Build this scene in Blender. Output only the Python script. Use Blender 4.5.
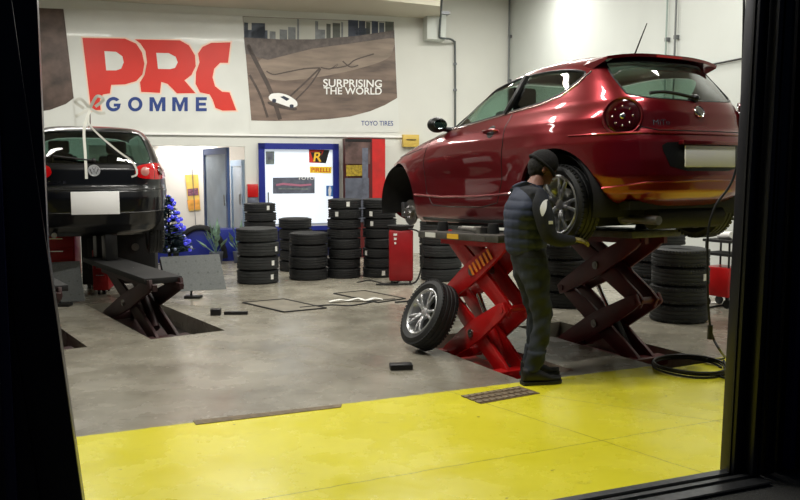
import bpy, bmesh, math, random
import numpy as np
from math import sin, cos, pi, radians, sqrt, tan, atan2
from mathutils import Vector, Matrix, Euler
from mathutils.bvhtree import BVHTree

for o in list(bpy.data.objects): bpy.data.objects.remove(o)
random.seed(4)
SC = bpy.context.scene
COL = SC.collection

# ------------------------------------------------------------------ camera, world, lights
FPX = 800.0
PITCH = radians(5.57)
CAMZ = 1.57
cam = bpy.data.cameras.new('camera'); cam.lens = 36.0; cam.sensor_width = 36.0
cam.clip_start = 0.05; cam.clip_end = 200
camo = bpy.data.objects.new('camera', cam); COL.objects.link(camo)
camo.location = (0, 0, CAMZ); camo.rotation_euler = (pi/2 - PITCH, 0, 0)
SC.camera = camo
SC.view_settings.view_transform = 'Standard'; SC.view_settings.look = 'None'
SC.view_settings.gamma = 1; SC.view_settings.use_curve_mapping = False
SC.view_settings.exposure = 0.0

w = bpy.data.worlds.new('night_sky'); SC.world = w; w.use_nodes = True
w.node_tree.nodes['Background'].inputs[0].default_value = (0.02, 0.028, 0.05, 1)
w.node_tree.nodes['Background'].inputs[1].default_value = 0.6

def area(name, loc, sx, sy, power, color=(1, .97, .9), rot=(0, 0, 0), spread=None):
    l = bpy.data.lights.new(name, 'AREA'); l.shape = 'RECTANGLE'; l.size = sx; l.size_y = sy
    l.energy = power; l.color = color
    if spread: l.spread = spread
    o = bpy.data.objects.new(name, l); COL.objects.link(o); o.location = loc; o.rotation_euler = rot
    return o
HALL_LIGHTS = [(-5.2, 11.6, 4.3, 64, 22), (-2.6, 12.4, 4.3, 68, 22), (0.1, 11.6, 4.9, 105, 22), (1.7, 13.3, 4.9, 75, 22),
               (-4.4, 7.9, 4.9, 30, 22), (-1.6, 8.2, 4.9, 90, 22), (1.5, 9.6, 4.9, 80, 22), (3.6, 8.2, 4.9, 55, 110),
               (-0.9, 5.4, 4.7, 95, 22), (1.9, 4.9, 4.7, 55, 22)]
for (x, y, z, p, a) in HALL_LIGHTS:
    area('ceiling_lamp', (x, y, z - .06), 1.5, .22, p, (1, .975, .91), (0, 0, radians(a)))

# ------------------------------------------------------------------ pixel helpers (measure the photo)
CP, SP = cos(PITCH), sin(PITCH)
def ray(px, py):
    u = (px - 400)/FPX; v = (250 - py)/FPX
    return Vector((u, CP + v*SP, -SP + v*CP))
def fl(px, py, z=0.0):
    d = ray(px, py); t = (z - CAMZ)/d.z
    return Vector((d.x*t, d.y*t, z))
def atd(px, py, depth):
    d = ray(px, py); t = depth/d.y
    return Vector((d.x*t, depth, CAMZ + d.z*t))
class Plane:
    """a wall's own frame: X to the right, Y up, Z out of the wall into the room"""
    def __init__(s, p, ex):
        s.p = Vector((p[0], p[1], 0)); s.x = Vector((ex[0], ex[1], 0)).normalized(); s.y = Vector((0, 0, 1)); s.n = s.x.cross(s.y)
        M = Matrix((s.x, s.y, s.n)).transposed().to_4x4(); M.translation = s.p; s.M = M
    def uv(s, px, py, off=0.0):
        d = ray(px, py); o = Vector((0, 0, CAMZ)); t = ((s.p + s.n*off) - o).dot(s.n)/d.dot(s.n)
        q = o + d*t - s.p
        return (q.dot(s.x), q.z)
    def at(s, u, v, off=0.0): return s.p + s.x*u + s.y*v + s.n*off

# ------------------------------------------------------------------ materials
def C8(r, g, b):
    f = lambda c: (c/255/12.92) if c <= 10 else ((c/255 + .055)/1.055)**2.4
    return (f(r), f(g), f(b), 1)
MATS = {}
def pm(name, col, rough=.5, metal=0.0, coat=0.0, noise=0.0, nscale=20, bump=0.0, bscale=60, emis=None, estr=0, spec=.5, stretch=None, coat_rough=.05):
    if name in MATS: return MATS[name]
    m = bpy.data.materials.new(name); m.use_nodes = True; nt = m.node_tree
    b = nt.nodes['Principled BSDF']
    b.inputs['Base Color'].default_value = col; b.inputs['Roughness'].default_value = rough
    b.inputs['Metallic'].default_value = metal; b.inputs['Coat Weight'].default_value = coat
    b.inputs['Coat Roughness'].default_value = coat_rough
    b.inputs['Specular IOR Level'].default_value = spec
    if emis: b.inputs['Emission Color'].default_value = emis; b.inputs['Emission Strength'].default_value = estr
    if noise or bump:
        tc = nt.nodes.new('ShaderNodeTexCoord'); src = tc.outputs['Object']
        if stretch:
            mp = nt.nodes.new('ShaderNodeMapping'); mp.inputs['Scale'].default_value = stretch
            nt.links.new(src, mp.inputs[0]); src = mp.outputs[0]
    if noise:
        n = nt.nodes.new('ShaderNodeTexNoise'); n.inputs['Scale'].default_value = nscale; n.inputs['Detail'].default_value = 5
        nt.links.new(src, n.inputs['Vector'])
        r = nt.nodes.new('ShaderNodeMapRange'); r.inputs[1].default_value = .3; r.inputs[2].default_value = .7
        r.inputs[3].default_value = 1 - noise; r.inputs[4].default_value = 1 + noise
        nt.links.new(n.outputs[0], r.inputs[0])
        mx = nt.nodes.new('ShaderNodeVectorMath'); mx.operation = 'SCALE'; mx.inputs[0].default_value = col[:3]
        nt.links.new(r.outputs[0], mx.inputs['Scale']); nt.links.new(mx.outputs[0], b.inputs['Base Color'])
    if bump:
        n2 = nt.nodes.new('ShaderNodeTexNoise'); n2.inputs['Scale'].default_value = bscale; n2.inputs['Detail'].default_value = 4
        nt.links.new(src, n2.inputs['Vector'])
        bp = nt.nodes.new('ShaderNodeBump'); bp.inputs['Strength'].default_value = bump; bp.inputs['Distance'].default_value = .01
        nt.links.new(n2.outputs[0], bp.inputs['Height']); nt.links.new(bp.outputs[0], b.inputs['Normal'])
    MATS[name] = m
    return m
def glass(name, tint, refl=.12, rough=.02):
    m = bpy.data.materials.new(name); m.use_nodes = True; nt = m.node_tree; nt.nodes.clear()
    out = nt.nodes.new('ShaderNodeOutputMaterial'); mix = nt.nodes.new('ShaderNodeMixShader')
    t = nt.nodes.new('ShaderNodeBsdfTransparent'); t.inputs[0].default_value = tint
    g = nt.nodes.new('ShaderNodeBsdfGlossy'); g.inputs['Roughness'].default_value = rough
    lw = nt.nodes.new('ShaderNodeLayerWeight'); lw.inputs[0].default_value = .5
    pw = nt.nodes.new('ShaderNodeMath'); pw.operation = 'POWER'; pw.inputs[1].default_value = 3.0
    ml = nt.nodes.new('ShaderNodeMath'); ml.operation = 'MULTIPLY_ADD'; ml.inputs[1].default_value = .7; ml.inputs[2].default_value = refl*.5
    nt.links.new(lw.outputs['Facing'], pw.inputs[0]); nt.links.new(pw.outputs[0], ml.inputs[0]); nt.links.new(ml.outputs[0], mix.inputs[0]); nt.links.new(t.outputs[0], mix.inputs[1]); nt.links.new(g.outputs[0], mix.inputs[2])
    nt.links.new(mix.outputs[0], out.inputs[0]); MATS[name] = m
    return m

M_wall = pm('white_wall', C8(212, 213, 206), .75, noise=.035, nscale=1.2, bump=.05, bscale=8)
M_wall2 = pm('white_side_wall', C8(206, 211, 206), .7, noise=.04, nscale=.9)
M_soffit = pm('cream_soffit', C8(205, 200, 182), .7, noise=.03, nscale=1)
M_ceil = pm('ceiling_white', C8(205, 203, 195), .8)
M_frame = pm('navy_black_metal', C8(10, 12, 26), .35, metal=.3, noise=.2, nscale=4)
M_navy = pm('navy_paint', C8(14, 18, 62), .4)
M_alu = pm('dull_aluminium', C8(120, 122, 125), .35, metal=.9, noise=.15, nscale=30)
M_rubber = pm('black_rubber', C8(30, 31, 32), .62, noise=.25, nscale=14, bump=.15, bscale=90)
M_rubber2 = pm('dusty_rubber', C8(42, 44, 44), .68, noise=.3, nscale=10, bump=.15, bscale=90)
M_black = pm('black_plastic', C8(14, 14, 15), .4)
M_dark = pm('dark_underbody', C8(16, 15, 15), .75, noise=.4, nscale=12)
M_maroon = pm('maroon_car_paint', C8(118, 4, 20), .28, metal=.6, coat=1.0, coat_rough=.03)
M_golf = pm('black_car_paint', C8(6, 8, 13), .3, metal=.0, coat=.7, spec=.3, coat_rough=.03)
M_chrome = pm('chrome', C8(215, 216, 220), .12, metal=1)
M_rim = pm('silver_alloy', C8(205, 206, 208), .28, metal=.85)
M_steel = pm('brushed_steel', C8(140, 138, 134), .35, metal=.9, noise=.15, nscale=25)
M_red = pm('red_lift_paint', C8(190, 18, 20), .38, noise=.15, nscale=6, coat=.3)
M_dred = pm('dark_red_and_lift_shade', C8(84, 14, 16), .45, noise=.3, nscale=6)  # far lift's shade put into a darker red; also the dark red cabinet
M_plate = pm('white_number_plate', C8(250, 250, 250), .4, emis=None)
M_platform = pm('grey_lift_platform', C8(88, 86, 82), .5, metal=.4, noise=.25, nscale=12)
M_white = pm('white_plastic', C8(238, 238, 235), .5)
M_label = pm('white_paper_label', C8(228, 228, 222), .6)
M_orange = pm('orange_sticker', C8(245, 140, 40), .5)
M_yel = pm('yellow_sticker', C8(240, 190, 50), .5)
M_pal = pm('pale_badge_metal', C8(190, 192, 196), .4, metal=.5)
M_tail = pm('red_tail_lens', C8(190, 12, 18), .12, coat=1)
M_taild = pm('dark_red_lens', C8(62, 4, 9), .08, coat=1)
M_tailc = pm('clear_lens', C8(200, 130, 120), .1, coat=1)
M_seat = pm('dark_seat_cloth', C8(38, 38, 38), .9)
M_gl_side = glass('green_side_glass', (.62, .80, .72, 1))
M_gl_dark = glass('smoked_rear_glass', (.30, .38, .33, 1), .2)
M_gl_golf = glass('golf_rear_glass', (.22, .33, .30, 1), .12)
M_gl_off = glass('office_glass', (.86, .92, .95, 1), .25)
M_blue = pm('royal_blue_paint', C8(26, 40, 130), .4)

# ------------------------------------------------------------------ mesh building
class MB:
    def __init__(s): s.bm = bmesh.new()
    def _add(s, vs, fs, M=None, mi=0):
        bv = [s.bm.verts.new((M @ Vector(v)) if M else v) for v in vs]
        for f in fs:
            try: fc = s.bm.faces.new([bv[i] for i in f]); fc.material_index = mi
            except ValueError: pass
        return s
    def box(s, c, d, M=None, rz=0, mi=0):
        x, y, z = d[0]/2, d[1]/2, d[2]/2
        L = Matrix.Translation(c) @ Matrix.Rotation(rz, 4, 'Z')
        if M: L = M @ L
        vs = [(i*x, j*y, k*z) for k in (-1, 1) for j in (-1, 1) for i in (-1, 1)]
        return s._add(vs, [(0, 2, 3, 1), (4, 5, 7, 6), (0, 1, 5, 4), (2, 6, 7, 3), (0, 4, 6, 2), (1, 3, 7, 5)], L, mi)
    def bar(s, a, b, wd, th, up=Vector((0, 0, 1)), mi=0):
        a, b = Vector(a), Vector(b); d = b - a; L = d.length; x = d.normalized()
        y = Vector(up).cross(x)
        if y.length < 1e-4: y = Vector((0, 1, 0))
        y.normalize(); z = x.cross(y)
        M = Matrix((x, y, z)).transposed().to_4x4(); M.translation = (a + b)/2
        return s.box((0, 0, 0), (L, wd, th), M, mi=mi)
    def tube(s, pts, r, n=8, closed=False, mi=0):
        pts = [Vector(p) for p in pts]; N = len(pts); vs = []; fs = []; pv = None
        for i, p in enumerate(pts):
            if closed: t = pts[(i+1) % N] - pts[i-1]
            else: t = pts[min(i+1, N-1)] - pts[max(i-1, 0)]
            t.normalize()
            if pv is None:
                a = Vector((0, 0, 1)) if abs(t.z) < .9 else Vector((1, 0, 0)); u = t.cross(a).normalized()
            else: u = (pv - t*pv.dot(t)).normalized()
            pv = u; v = t.cross(u); rr = r[i] if isinstance(r, (list, tuple)) else r
            for k in range(n):
                a = 2*pi*k/n; vs.append(p + u*cos(a)*rr + v*sin(a)*rr)
        for i in range(N if closed else N-1):
            j = (i+1) % N
            for k in range(n): fs.append((i*n+k, i*n+(k+1) % n, j*n+(k+1) % n, j*n+k))
        if not closed: fs.append(tuple(range(n-1, -1, -1))); fs.append(tuple((N-1)*n+k for k in range(n)))
        return s._add(vs, fs, None, mi)
    def lathe(s, prof, n=40, M=None, closed=False, mi=0):
        vs = []; fs = []; P = len(prof)
        for k in range(n):
            a = 2*pi*k/n
            for (r, z) in prof: vs.append((r*cos(a), r*sin(a), z))
        for k in range(n):
            k2 = (k+1) % n
            for i in range(P if closed else P-1):
                j = (i+1) % P
                fs.append((k*P+i, k2*P+i, k2*P+j, k*P+j))
        return s._add(vs, fs, M, mi)
    def prism(s, poly, z0, z1, M=None, mi=0):
        n = len(poly)
        vs = [(p[0], p[1], z0) for p in poly] + [(p[0], p[1], z1) for p in poly]
        fs = [tuple(range(n-1, -1, -1)), tuple(range(n, 2*n))] + [(i, (i+1) % n, n+(i+1) % n, n+i) for i in range(n)]
        return s._add(vs, fs, M, mi)
    def sphere(s, c, r, sc=(1, 1, 1), n=16, M=None, mi=0):
        prof = [(max(1e-5, sin(pi*i/(n//2+2)))*r, -cos(pi*i/(n//2+2))*r) for i in range(n//2+3)]
        L = Matrix.Translation(c) @ Matrix.Diagonal((*sc, 1))
        if M: L = M @ L
        return s.lathe(prof, n, L, mi=mi)
    def build(s, name, mats, parent=None, sharp=35, bevel=0, doubles=False, M=None, props=None):
        if doubles: bmesh.ops.remove_doubles(s.bm, verts=s.bm.verts, dist=1e-5)
        if bevel:
            bmesh.ops.remove_doubles(s.bm, verts=s.bm.verts, dist=1e-6)
            bmesh.ops.bevel(s.bm, geom=[e for e in s.bm.edges if len(e.link_faces) == 2 and e.calc_face_angle(0) > .5], offset=bevel, segments=2, profile=.5, affect='EDGES')
        bmesh.ops.recalc_face_normals(s.bm, faces=s.bm.faces)
        if M: s.bm.transform(M)
        me = bpy.data.meshes.new(name); s.bm.to_mesh(me); s.bm.free()
        return link(name, me, mats, parent, sharp)
def link(name, me, mats, parent=None, sharp=35):
    me.materials.clear()
    for m in (mats if isinstance(mats, (list, tuple)) else [mats]): me.materials.append(m)
    if len(me.polygons): me.polygons.foreach_set('use_smooth', [True]*len(me.polygons)); me.set_sharp_from_angle(angle=radians(sharp))
    o = bpy.data.objects.new(name, me); COL.objects.link(o)
    if parent: o.parent = parent
    return o
def tag(o, label=None, cat=None, group=None, kind=None):
    if label: o['label'] = label
    if cat: o['category'] = cat
    if group: o['group'] = group
    if kind: o['kind'] = kind
    return o
def thing(name, label, cat, loc=(0, 0, 0), rz=0, group=None, rot=None):
    o = bpy.data.objects.new(name, None); COL.objects.link(o); o.location = loc
    o.rotation_euler = rot if rot else (0, 0, rz); o.empty_display_size = .1
    return tag(o, label, cat, group)
def struct(o): o['kind'] = 'structure'; return o
def copy_tree(o, parent=None, first=True):
    c = o.copy(); COL.objects.link(c)
    if parent: c.parent = parent
    for ch in list(o.children): copy_tree(ch, c, False)
    return c
def evaluated(o, name):
    dg = bpy.context.evaluated_depsgraph_get(); dg.update()
    me = bpy.data.meshes.new_from_object(o.evaluated_get(dg)); me.name = name
    return me
def fill_holes(outer, holes, z=0.0):
    """flat polygon with holes -> (verts, tris)"""
    bm = bmesh.new()
    for loop in [outer] + holes:
        vs = [bm.verts.new((p[0], p[1], z)) for p in loop]
        for i in range(len(vs)): bm.edges.new((vs[i], vs[(i+1) % len(vs)]))
    bmesh.ops.triangle_fill(bm, use_beauty=True, use_dissolve=False, edges=bm.edges)
    bm.verts.index_update()
    V = [tuple(v.co) for v in bm.verts]; F = [tuple(v.index for v in f.verts) for f in bm.faces]; bm.free()
    return V, F
def slab(name, outer, holes, z0, z1, mats, parent=None, M=None):
    """extruded polygon with holes"""
    mb = MB(); V, F = fill_holes(outer, holes, z1); mb._add(V, F)
    V, F = fill_holes(outer, holes, z0); mb._add(V, [f[::-1] for f in F])
    for loop in [outer] + holes:
        n = len(loop); vs = [(p[0], p[1], z0) for p in loop] + [(p[0], p[1], z1) for p in loop]
        mb._add(vs, [(i, (i+1) % n, n+(i+1) % n, n+i) for i in range(n)])
    mb.bm.verts.ensure_lookup_table(); bmesh.ops.remove_doubles(mb.bm, verts=mb.bm.verts, dist=1e-5)
    return mb.build(name, mats, parent, M=M)
def text_raw(body, bold=0.0):
    cu = bpy.data.curves.new('t', 'FONT'); cu.body = body; cu.size = 1; cu.offset = bold; cu.fill_mode = 'FRONT'; cu.extrude = .0
    o = bpy.data.objects.new('t', cu); COL.objects.link(o)
    me = evaluated(o, 't'); bpy.data.objects.remove(o); bpy.data.curves.remove(cu)
    V = np.array([v.co[:] for v in me.vertices]); F = [tuple(p.vertices) for p in me.polygons]
    bpy.data.meshes.remove(me)
    mn = V.min(0); mx = V.max(0); V[:, 0] = (V[:, 0]-mn[0])/(mx[0]-mn[0]); V[:, 1] = (V[:, 1]-mn[1])/(mx[1]-mn[1])
    return V, F
def lerp2(q, u, v):
    a = [q[0][i]*(1-u) + q[1][i]*u for i in range(2)]; b = [q[3][i]*(1-u) + q[2][i]*u for i in range(2)]
    return [a[i]*(1-v) + b[i]*v for i in range(2)]
def text_quad(name, body, quad, z, mat, parent, bold=0.0, M=None, th=.001):
    """quad = bottom-left, bottom-right, top-right, top-left in the parent's XY"""
    V, F = text_raw(body, bold); mb = MB()
    P = [(*lerp2(quad, v[0], v[1]), z) for v in V]
    mb._add(P, F)
    return mb.build(name, mat, parent, M=M)
def catmull(pts, n=8, closed=False):
    P = [Vector(p) for p in pts]; out = []; N = len(P)
    for i in range(N if closed else N-1):
        g = (lambda k: P[k % N]) if closed else (lambda k: P[max(0, min(N-1, k))])
        a, b, c, d = g(i-1), g(i), g(i+1), g(i+2)
        for k in range(n):
            t = k/n
            out.append(.5*((2*b) + (c-a)*t + (2*a-5*b+4*c-d)*t*t + (3*b-a-3*c+d)*t**3))
    if not closed: out.append(P[-1])
    return out
def chaikin(p, it=2):
    for _ in range(it):
        q = []
        for i in range(len(p)):
            a, b = p[i], p[(i+1) % len(p)]
            q.append(tuple(a[k]*.8+b[k]*.2 for k in range(2))); q.append(tuple(a[k]*.2+b[k]*.8 for k in range(2)))
        p = q
    return p

# ------------------------------------------------------------------ the setting
BW = Plane((2.15, 16.0), (1, .28))          # back wall, u runs right (negative = left of the corner)
RW = Plane((2.15, 16.0), (.3, -1))          # right wall, u runs towards the street
# lift wells in the floor
def rect(c, hd, L, W, near=0.0):
    f = Vector((cos(hd), sin(hd), 0)); r = Vector((f.y, -f.x, 0)); c = Vector((c[0], c[1], 0))
    return [c + f*(-L/2) + r*(-W/2), c + f*(-L/2) + r*(W/2), c + f*(L/2) + r*(W/2), c + f*(L/2) + r*(-W/2)]
HD = radians(118)                            # heading of the maroon car and its lift
HG = radians(113); HGL = radians(125)        # black car, its lift
LIFT_A = Vector((.74, 6.85, 0)); LIFT_B = Vector((1.91, 7.3, 0))
gf = Vector((cos(HGL), sin(HGL), 0)); gr = Vector((gf.y, -gf.x, 0))
NEAR = Vector((-1.93, 7.72, 0))
LIFT_C = NEAR + gf*1.2 - gr*.24; LIFT_D = LIFT_C - gr*1.12
wells = [rect(LIFT_A, HD, 1.7, .56), rect(LIFT_B, HD, 2.0, .56), rect(LIFT_C + gr*.10, HGL, 2.4, .74), rect(LIFT_D, HGL, 2.4, .55)]
JR = Vector((1.715, 4.06, 0)); dj = Vector((-.92, -.37, 0)).normalized()   # door line, from the right jamb to the left
JL = JR + dj*3.06
FR = JR - dj*3.1; FLt = JL + dj*7.0
FR.z = FLt.z = 0
bl = BW.at(-13.0, 0); corner = BW.at(0, 0); rr_ = RW.at(14.6, 0)
outer = [bl, corner + (rr_-corner)*.0, rr_, FR, FLt, bl + (FLt-bl)*.2]
outer = [BW.at(-13, 0) - BW.n*.0, corner, RW.at(12.4, 0), FR, FLt]

def floor_material():
    m = bpy.data.materials.new('workshop_floor'); m.use_nodes = True; nt = m.node_tree; b = nt.nodes['Principled BSDF']
    N = nt.nodes.new; L = nt.links.new
    geo = N('ShaderNodeNewGeometry')
    def math_(op, a, bb=None, c=None):
        n = N('ShaderNodeMath'); n.operation = op
        for i, v in enumerate((a, bb, c)):
            if v is None: continue
            if isinstance(v, (int, float)): n.inputs[i].default_value = v
            else: L(v, n.inputs[i])
        return n.outputs[0]
    def noise(sc, det=5, rough=.6, stretch=None, dist=0):
        n = N('ShaderNodeTexNoise'); n.inputs['Scale'].default_value = sc; n.inputs['Detail'].default_value = det; n.inputs['Roughness'].default_value = rough
        n.inputs['Distortion'].default_value = dist
        if stretch:
            mp = N('ShaderNodeMapping'); mp.inputs['Scale'].default_value = stretch; mp.inputs['Rotation'].default_value = (0, 0, radians(-22)); L(geo.outputs['Position'], mp.inputs[0]); L(mp.outputs[0], n.inputs['Vector'])
        else: L(geo.outputs['Position'], n.inputs['Vector'])
        return n.outputs[0]
    def line(p, q):
        d = (q-p).normalized(); nn = Vector((-d.y, d.x, 0)); c = nn.dot(p)
        v = N('ShaderNodeVectorMath'); v.operation = 'DOT_PRODUCT'; v.inputs[1].default_value = nn; L(geo.outputs['Position'], v.inputs[0])
        return math_('SUBTRACT', v.outputs['Value'], c)
    def ramp(x, stops):
        r = N('ShaderNodeValToRGB'); e = r.color_ramp.elements
        e[0].position, e[0].color = stops[0]; e[1].position, e[1].color = stops[-1]
        for s in stops[1:-1]: k = e.new(s[0]); k.color = s[1]
        L(x, r.inputs[0]); return r.outputs[0]
    def mix(fac, a, bb):
        n = N('ShaderNodeMix'); n.data_type = 'RGBA'
        if isinstance(fac, (int, float)): n.inputs[0].default_value = fac
        else: L(fac, n.inputs[0])
        for i, v in ((6, a), (7, bb)):
            if isinstance(v, tuple): n.inputs[i].default_value = v
            else: L(v, n.inputs[i])
        return n.outputs[2]
    conc = ramp(noise(1.3, 8, .65), [(.3, C8(116, 111, 99)), (.5, C8(150, 145, 131)), (.7, C8(172, 167, 153))])
    grime = ramp(noise(.55, 6, .6), [(.35, (0, 0, 0, 1)), (.75, (1, 1, 1, 1))])
    conc = mix(math_('MULTIPLY', grime, .5), conc, C8(98, 92, 80))
    streak = ramp(noise(2.2, 6, .7, (1, 5, 1)), [(.56, (0, 0, 0, 1)), (.68, (1, 1, 1, 1))])
    conc = mix(math_('MULTIPLY', streak, .35), conc, C8(84, 76, 64))
    fleck = ramp(noise(26, 2, .5), [(.70, (0, 0, 0, 1)), (.75, (1, 1, 1, 1))])
    conc = mix(math_('MULTIPLY', fleck, .45), conc, C8(205, 205, 200))
    yel = ramp(noise(1.1, 7, .6), [(.3, C8(220, 211, 34)), (.7, C8(240, 231, 68))])
    wear = ramp(noise(5, 8, .7, (1, 2.2, 1)), [(.60, (0, 0, 0, 1)), (.72, (1, 1, 1, 1))])
    yel = mix(math_('MULTIPLY', wear, .4), yel, C8(160, 148, 40))
    spots = ramp(noise(13, 2, .5), [(.74, (0, 0, 0, 1)), (.77, (1, 1, 1, 1))])
    yel = mix(math_('MULTIPLY', spots, .7), yel, C8(96, 84, 26))
    p1, p2 = fl(75, 437), fl(725, 357)
    dline = line(p1, p2)          # positive on the far side
    wob = math_('MULTIPLY', math_('SUBTRACT', noise(9, 3), .5), .03)
    isyel = math_('LESS_THAN', math_('ADD', dline, wob), 0.0)
    col = mix(isyel, conc, yel)
    for (a, bq) in (((255, 500), (720, 420)), ((560, 427), (672, 463)), ((580, 401), (655, 412))):
        dl = line(fl(*a), fl(*bq)); k = math_('LESS_THAN', math_('ABSOLUTE', math_('ADD', dl, math_('MULTIPLY', math_('SUBTRACT', noise(6, 3), .5), .03))), .0045)
        if a == (560, 427) or a == (580, 401): k = math_('MULTIPLY', k, math_('GREATER_THAN', line(fl(500, 420), fl(560, 400)), -99))
        col = mix(math_('MULTIPLY', k, .55), col, C8(92, 84, 34))
    L(col, b.inputs['Base Color'])
    rg = ramp(noise(3, 6, .6), [(.3, (.16, .16, .16, 1)), (.7, (.36, .36, .36, 1))])
    L(rg, b.inputs['Roughness'])
    bp = N('ShaderNodeBump'); bp.inputs['Strength'].default_value = .12; bp.inputs['Distance'].default_value = .01
    L(noise(7, 6, .6), bp.inputs['Height']); L(bp.outputs[0], b.inputs['Normal'])
    b.inputs['Specular IOR Level'].default_value = .45
    return m
M_floor = floor_material()
struct(slab('floor', [(p.x, p.y) for p in outer], [[(p.x, p.y) for p in wl] for wl in wells], -.26, 0, M_floor))
M_pit = pm('dark_well_bottom', C8(34, 29, 26), .6, noise=.4, nscale=5)  # dark brown well bottoms with mottled tone
pmb = MB()
for wl in wells:
    pmb.prism([(p.x, p.y) for p in wl], -.25, -.19)
struct(pmb.build('floor_wells', M_pit))

# back wall with the office opening
ox0 = BW.uv(90, 200)[0]; ox1 = BW.uv(246, 200)[0]; oz = BW.uv(190, 146)[1]
HALLH = 5.6
wall_poly = [(-13, 0), (ox0, 0), (ox0, oz), (ox1, oz), (ox1, 0), (0.12, 0), (.12, HALLH), (-13, HALLH)]
mb = MB(); mb.prism(wall_poly, -.12, 0, BW.M); struct(mb.build('wall_back', M_wall))
mb = MB(); mb.prism([(0, 0), (12.4, 0), (12.4, HALLH), (0, HALLH)], -.12, 0, RW.M); struct(mb.build('wall_right', M_wall2))
# left wall + front wall with the doorway
LWp = BW.at(-13, 0)
mb = MB(); mb.bar(LWp + Vector((0, 0, HALLH/2)), FLt + Vector((0, 0, HALLH/2)), .12, HALLH); struct(mb.build('wall_left', M_wall))
nrm = Vector((-dj.y, dj.x, 0))
if nrm.y > 0: nrm = -nrm      # points out to the street
mb = MB()
def seg(a, b, z0, z1, th=.16, off=.0):
    mb.bar(a + Vector((0, 0, (z0+z1)/2)) + nrm*off, b + Vector((0, 0, (z0+z1)/2)) + nrm*off, th, z1-z0)
seg(JR - dj*.26, FR, 0, HALLH); seg(JL + dj*.15, FLt, 0, HALLH); seg(JR - dj*.32, JL + dj*.32, 2.95, HALLH)
struct(mb.build('wall_front', M_frame))
mb = MB(); seg(FR, RW.at(12.4, 0), 0, HALLH); struct(mb.build('wall_side', M_wall2))
mb = MB(); mb.prism([(p.x, p.y) for p in outer], HALLH, HALLH+.1); struct(mb.build('ceiling', M_ceil))

# door frame: right post with light edge, navy leaf, left post; threshold rails
mb = MB()
P = JR - dj*.05
LN = dj*-.055
mb.bar(P, P + Vector((0, 0, 2.95)) + LN, .11, .1, up=nrm)
mb.bar(P - dj*.02 + nrm*.08, P - dj*.02 + nrm*.08 + Vector((0, 0, 2.95)) + LN, .03, .07, up=nrm)
P2 = JR - dj*.19
mb.bar(P2 + nrm*.02, P2 + nrm*.02 + Vector((0, 0, 2.95)), .06, .16, up=nrm)
lj = JL + dj*.10
mb.bar(lj + dj*.004, lj + Vector((0, 0, 2.95)) + dj*.27, .14, .2, up=nrm)
mb.bar(JR + Vector((0, 0, 2.99)), JL + Vector((0, 0, 2.99)), .14, .1)
struct(mb.build('trim_1', M_frame, bevel=.006))
mb = MB(); q = JR - dj*.012 + nrm*.02; mb.bar(q, q + Vector((0, 0, 2.95)) + LN, .05, .012, up=nrm)
q = JR - dj*.10 + nrm*.11; mb.bar(q, q + Vector((0, 0, 2.95)) + LN, .012, .012, up=nrm)
struct(mb.build('trim_2', pm('worn_dark_edge', C8(30, 30, 34), .4, metal=.5)))
for (base, sgn, nm) in ((JR - dj*.28, -1, 'right'), (JL + dj*.28, 1, 'left')):
    t = thing('folded_door_leaf', 'navy ribbed metal door leaf folded against the %s side of the doorway' % nm, 'door leaf', base + nrm*.12, 0, 'folded leaves of the workshop door')
    mb = MB(); a = Vector((0, 0, 1.48)); e = dj*sgn*1.6
    mb.bar(a, a + e, .05, 2.9); mb.build('panel', M_navy, t)
    mb = MB()
    for k in range(9):
        q = e*(.03 + k*.117); mb.bar(q + nrm*.035 + Vector((0, 0, .04)), q + nrm*.035 + Vector((0, 0, 2.92)), .03, .03, up=nrm)
    mb.build('rib', M_frame, t)
mb = MB()
for off, wd, hh in ((.0, .05, .012), (.085, .03, .016), (.16, .07, .010)):
    mb.bar(JR - dj*.1 + nrm*off + Vector((0, 0, hh/2)), JL + dj*.1 + nrm*off + Vector((0, 0, hh/2)), wd, hh)
struct(mb.build('trim_3', M_alu))
M_asph = pm('asphalt', C8(62, 62, 60), .95, noise=.5, nscale=160, bump=.8, bscale=140)
A0 = FR + nrm*.0; A1 = FLt + nrm*.0
mb = MB(); mb.prism([(p.x, p.y) for p in (A1, A0, A0 + nrm*7, A1 + nrm*7)], -.3, -.012); struct(mb.build('ground', M_asph))

# soffit slab in front of the back wall
s0 = atd(317, 0, 13.4); s1 = atd(440, 12, 14.4); zs = 4.47
dsf = (s1 - s0); dsf.z = 0; dsf.normalize()
e1 = Vector((s1.x, s1.y, 0)); e0 = e1 - dsf*11
bw_r = BW.uv(440, 12)[0]
q1 = BW.at(bw_r, 0); q0 = BW.at(-12.9, 0)
mb = MB(); mb.prism([(q1.x, q1.y), (q0.x, q0.y), (e0.x, e0.y), (e1.x, e1.y)], zs, zs+.45); struct(mb.build('trim_4', M_soffit))
# ledge above the office and the doors
u0, u1 = BW.uv(90, 135)[0], BW.uv(415, 135)[0]; zl = BW.uv(250, 135)[1]
mb = MB(); mb.box(((u0+u1)/2, zl, .02), (u1-u0, .035, .04), BW.M); struct(mb.build('trim_5', M_white))

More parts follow.
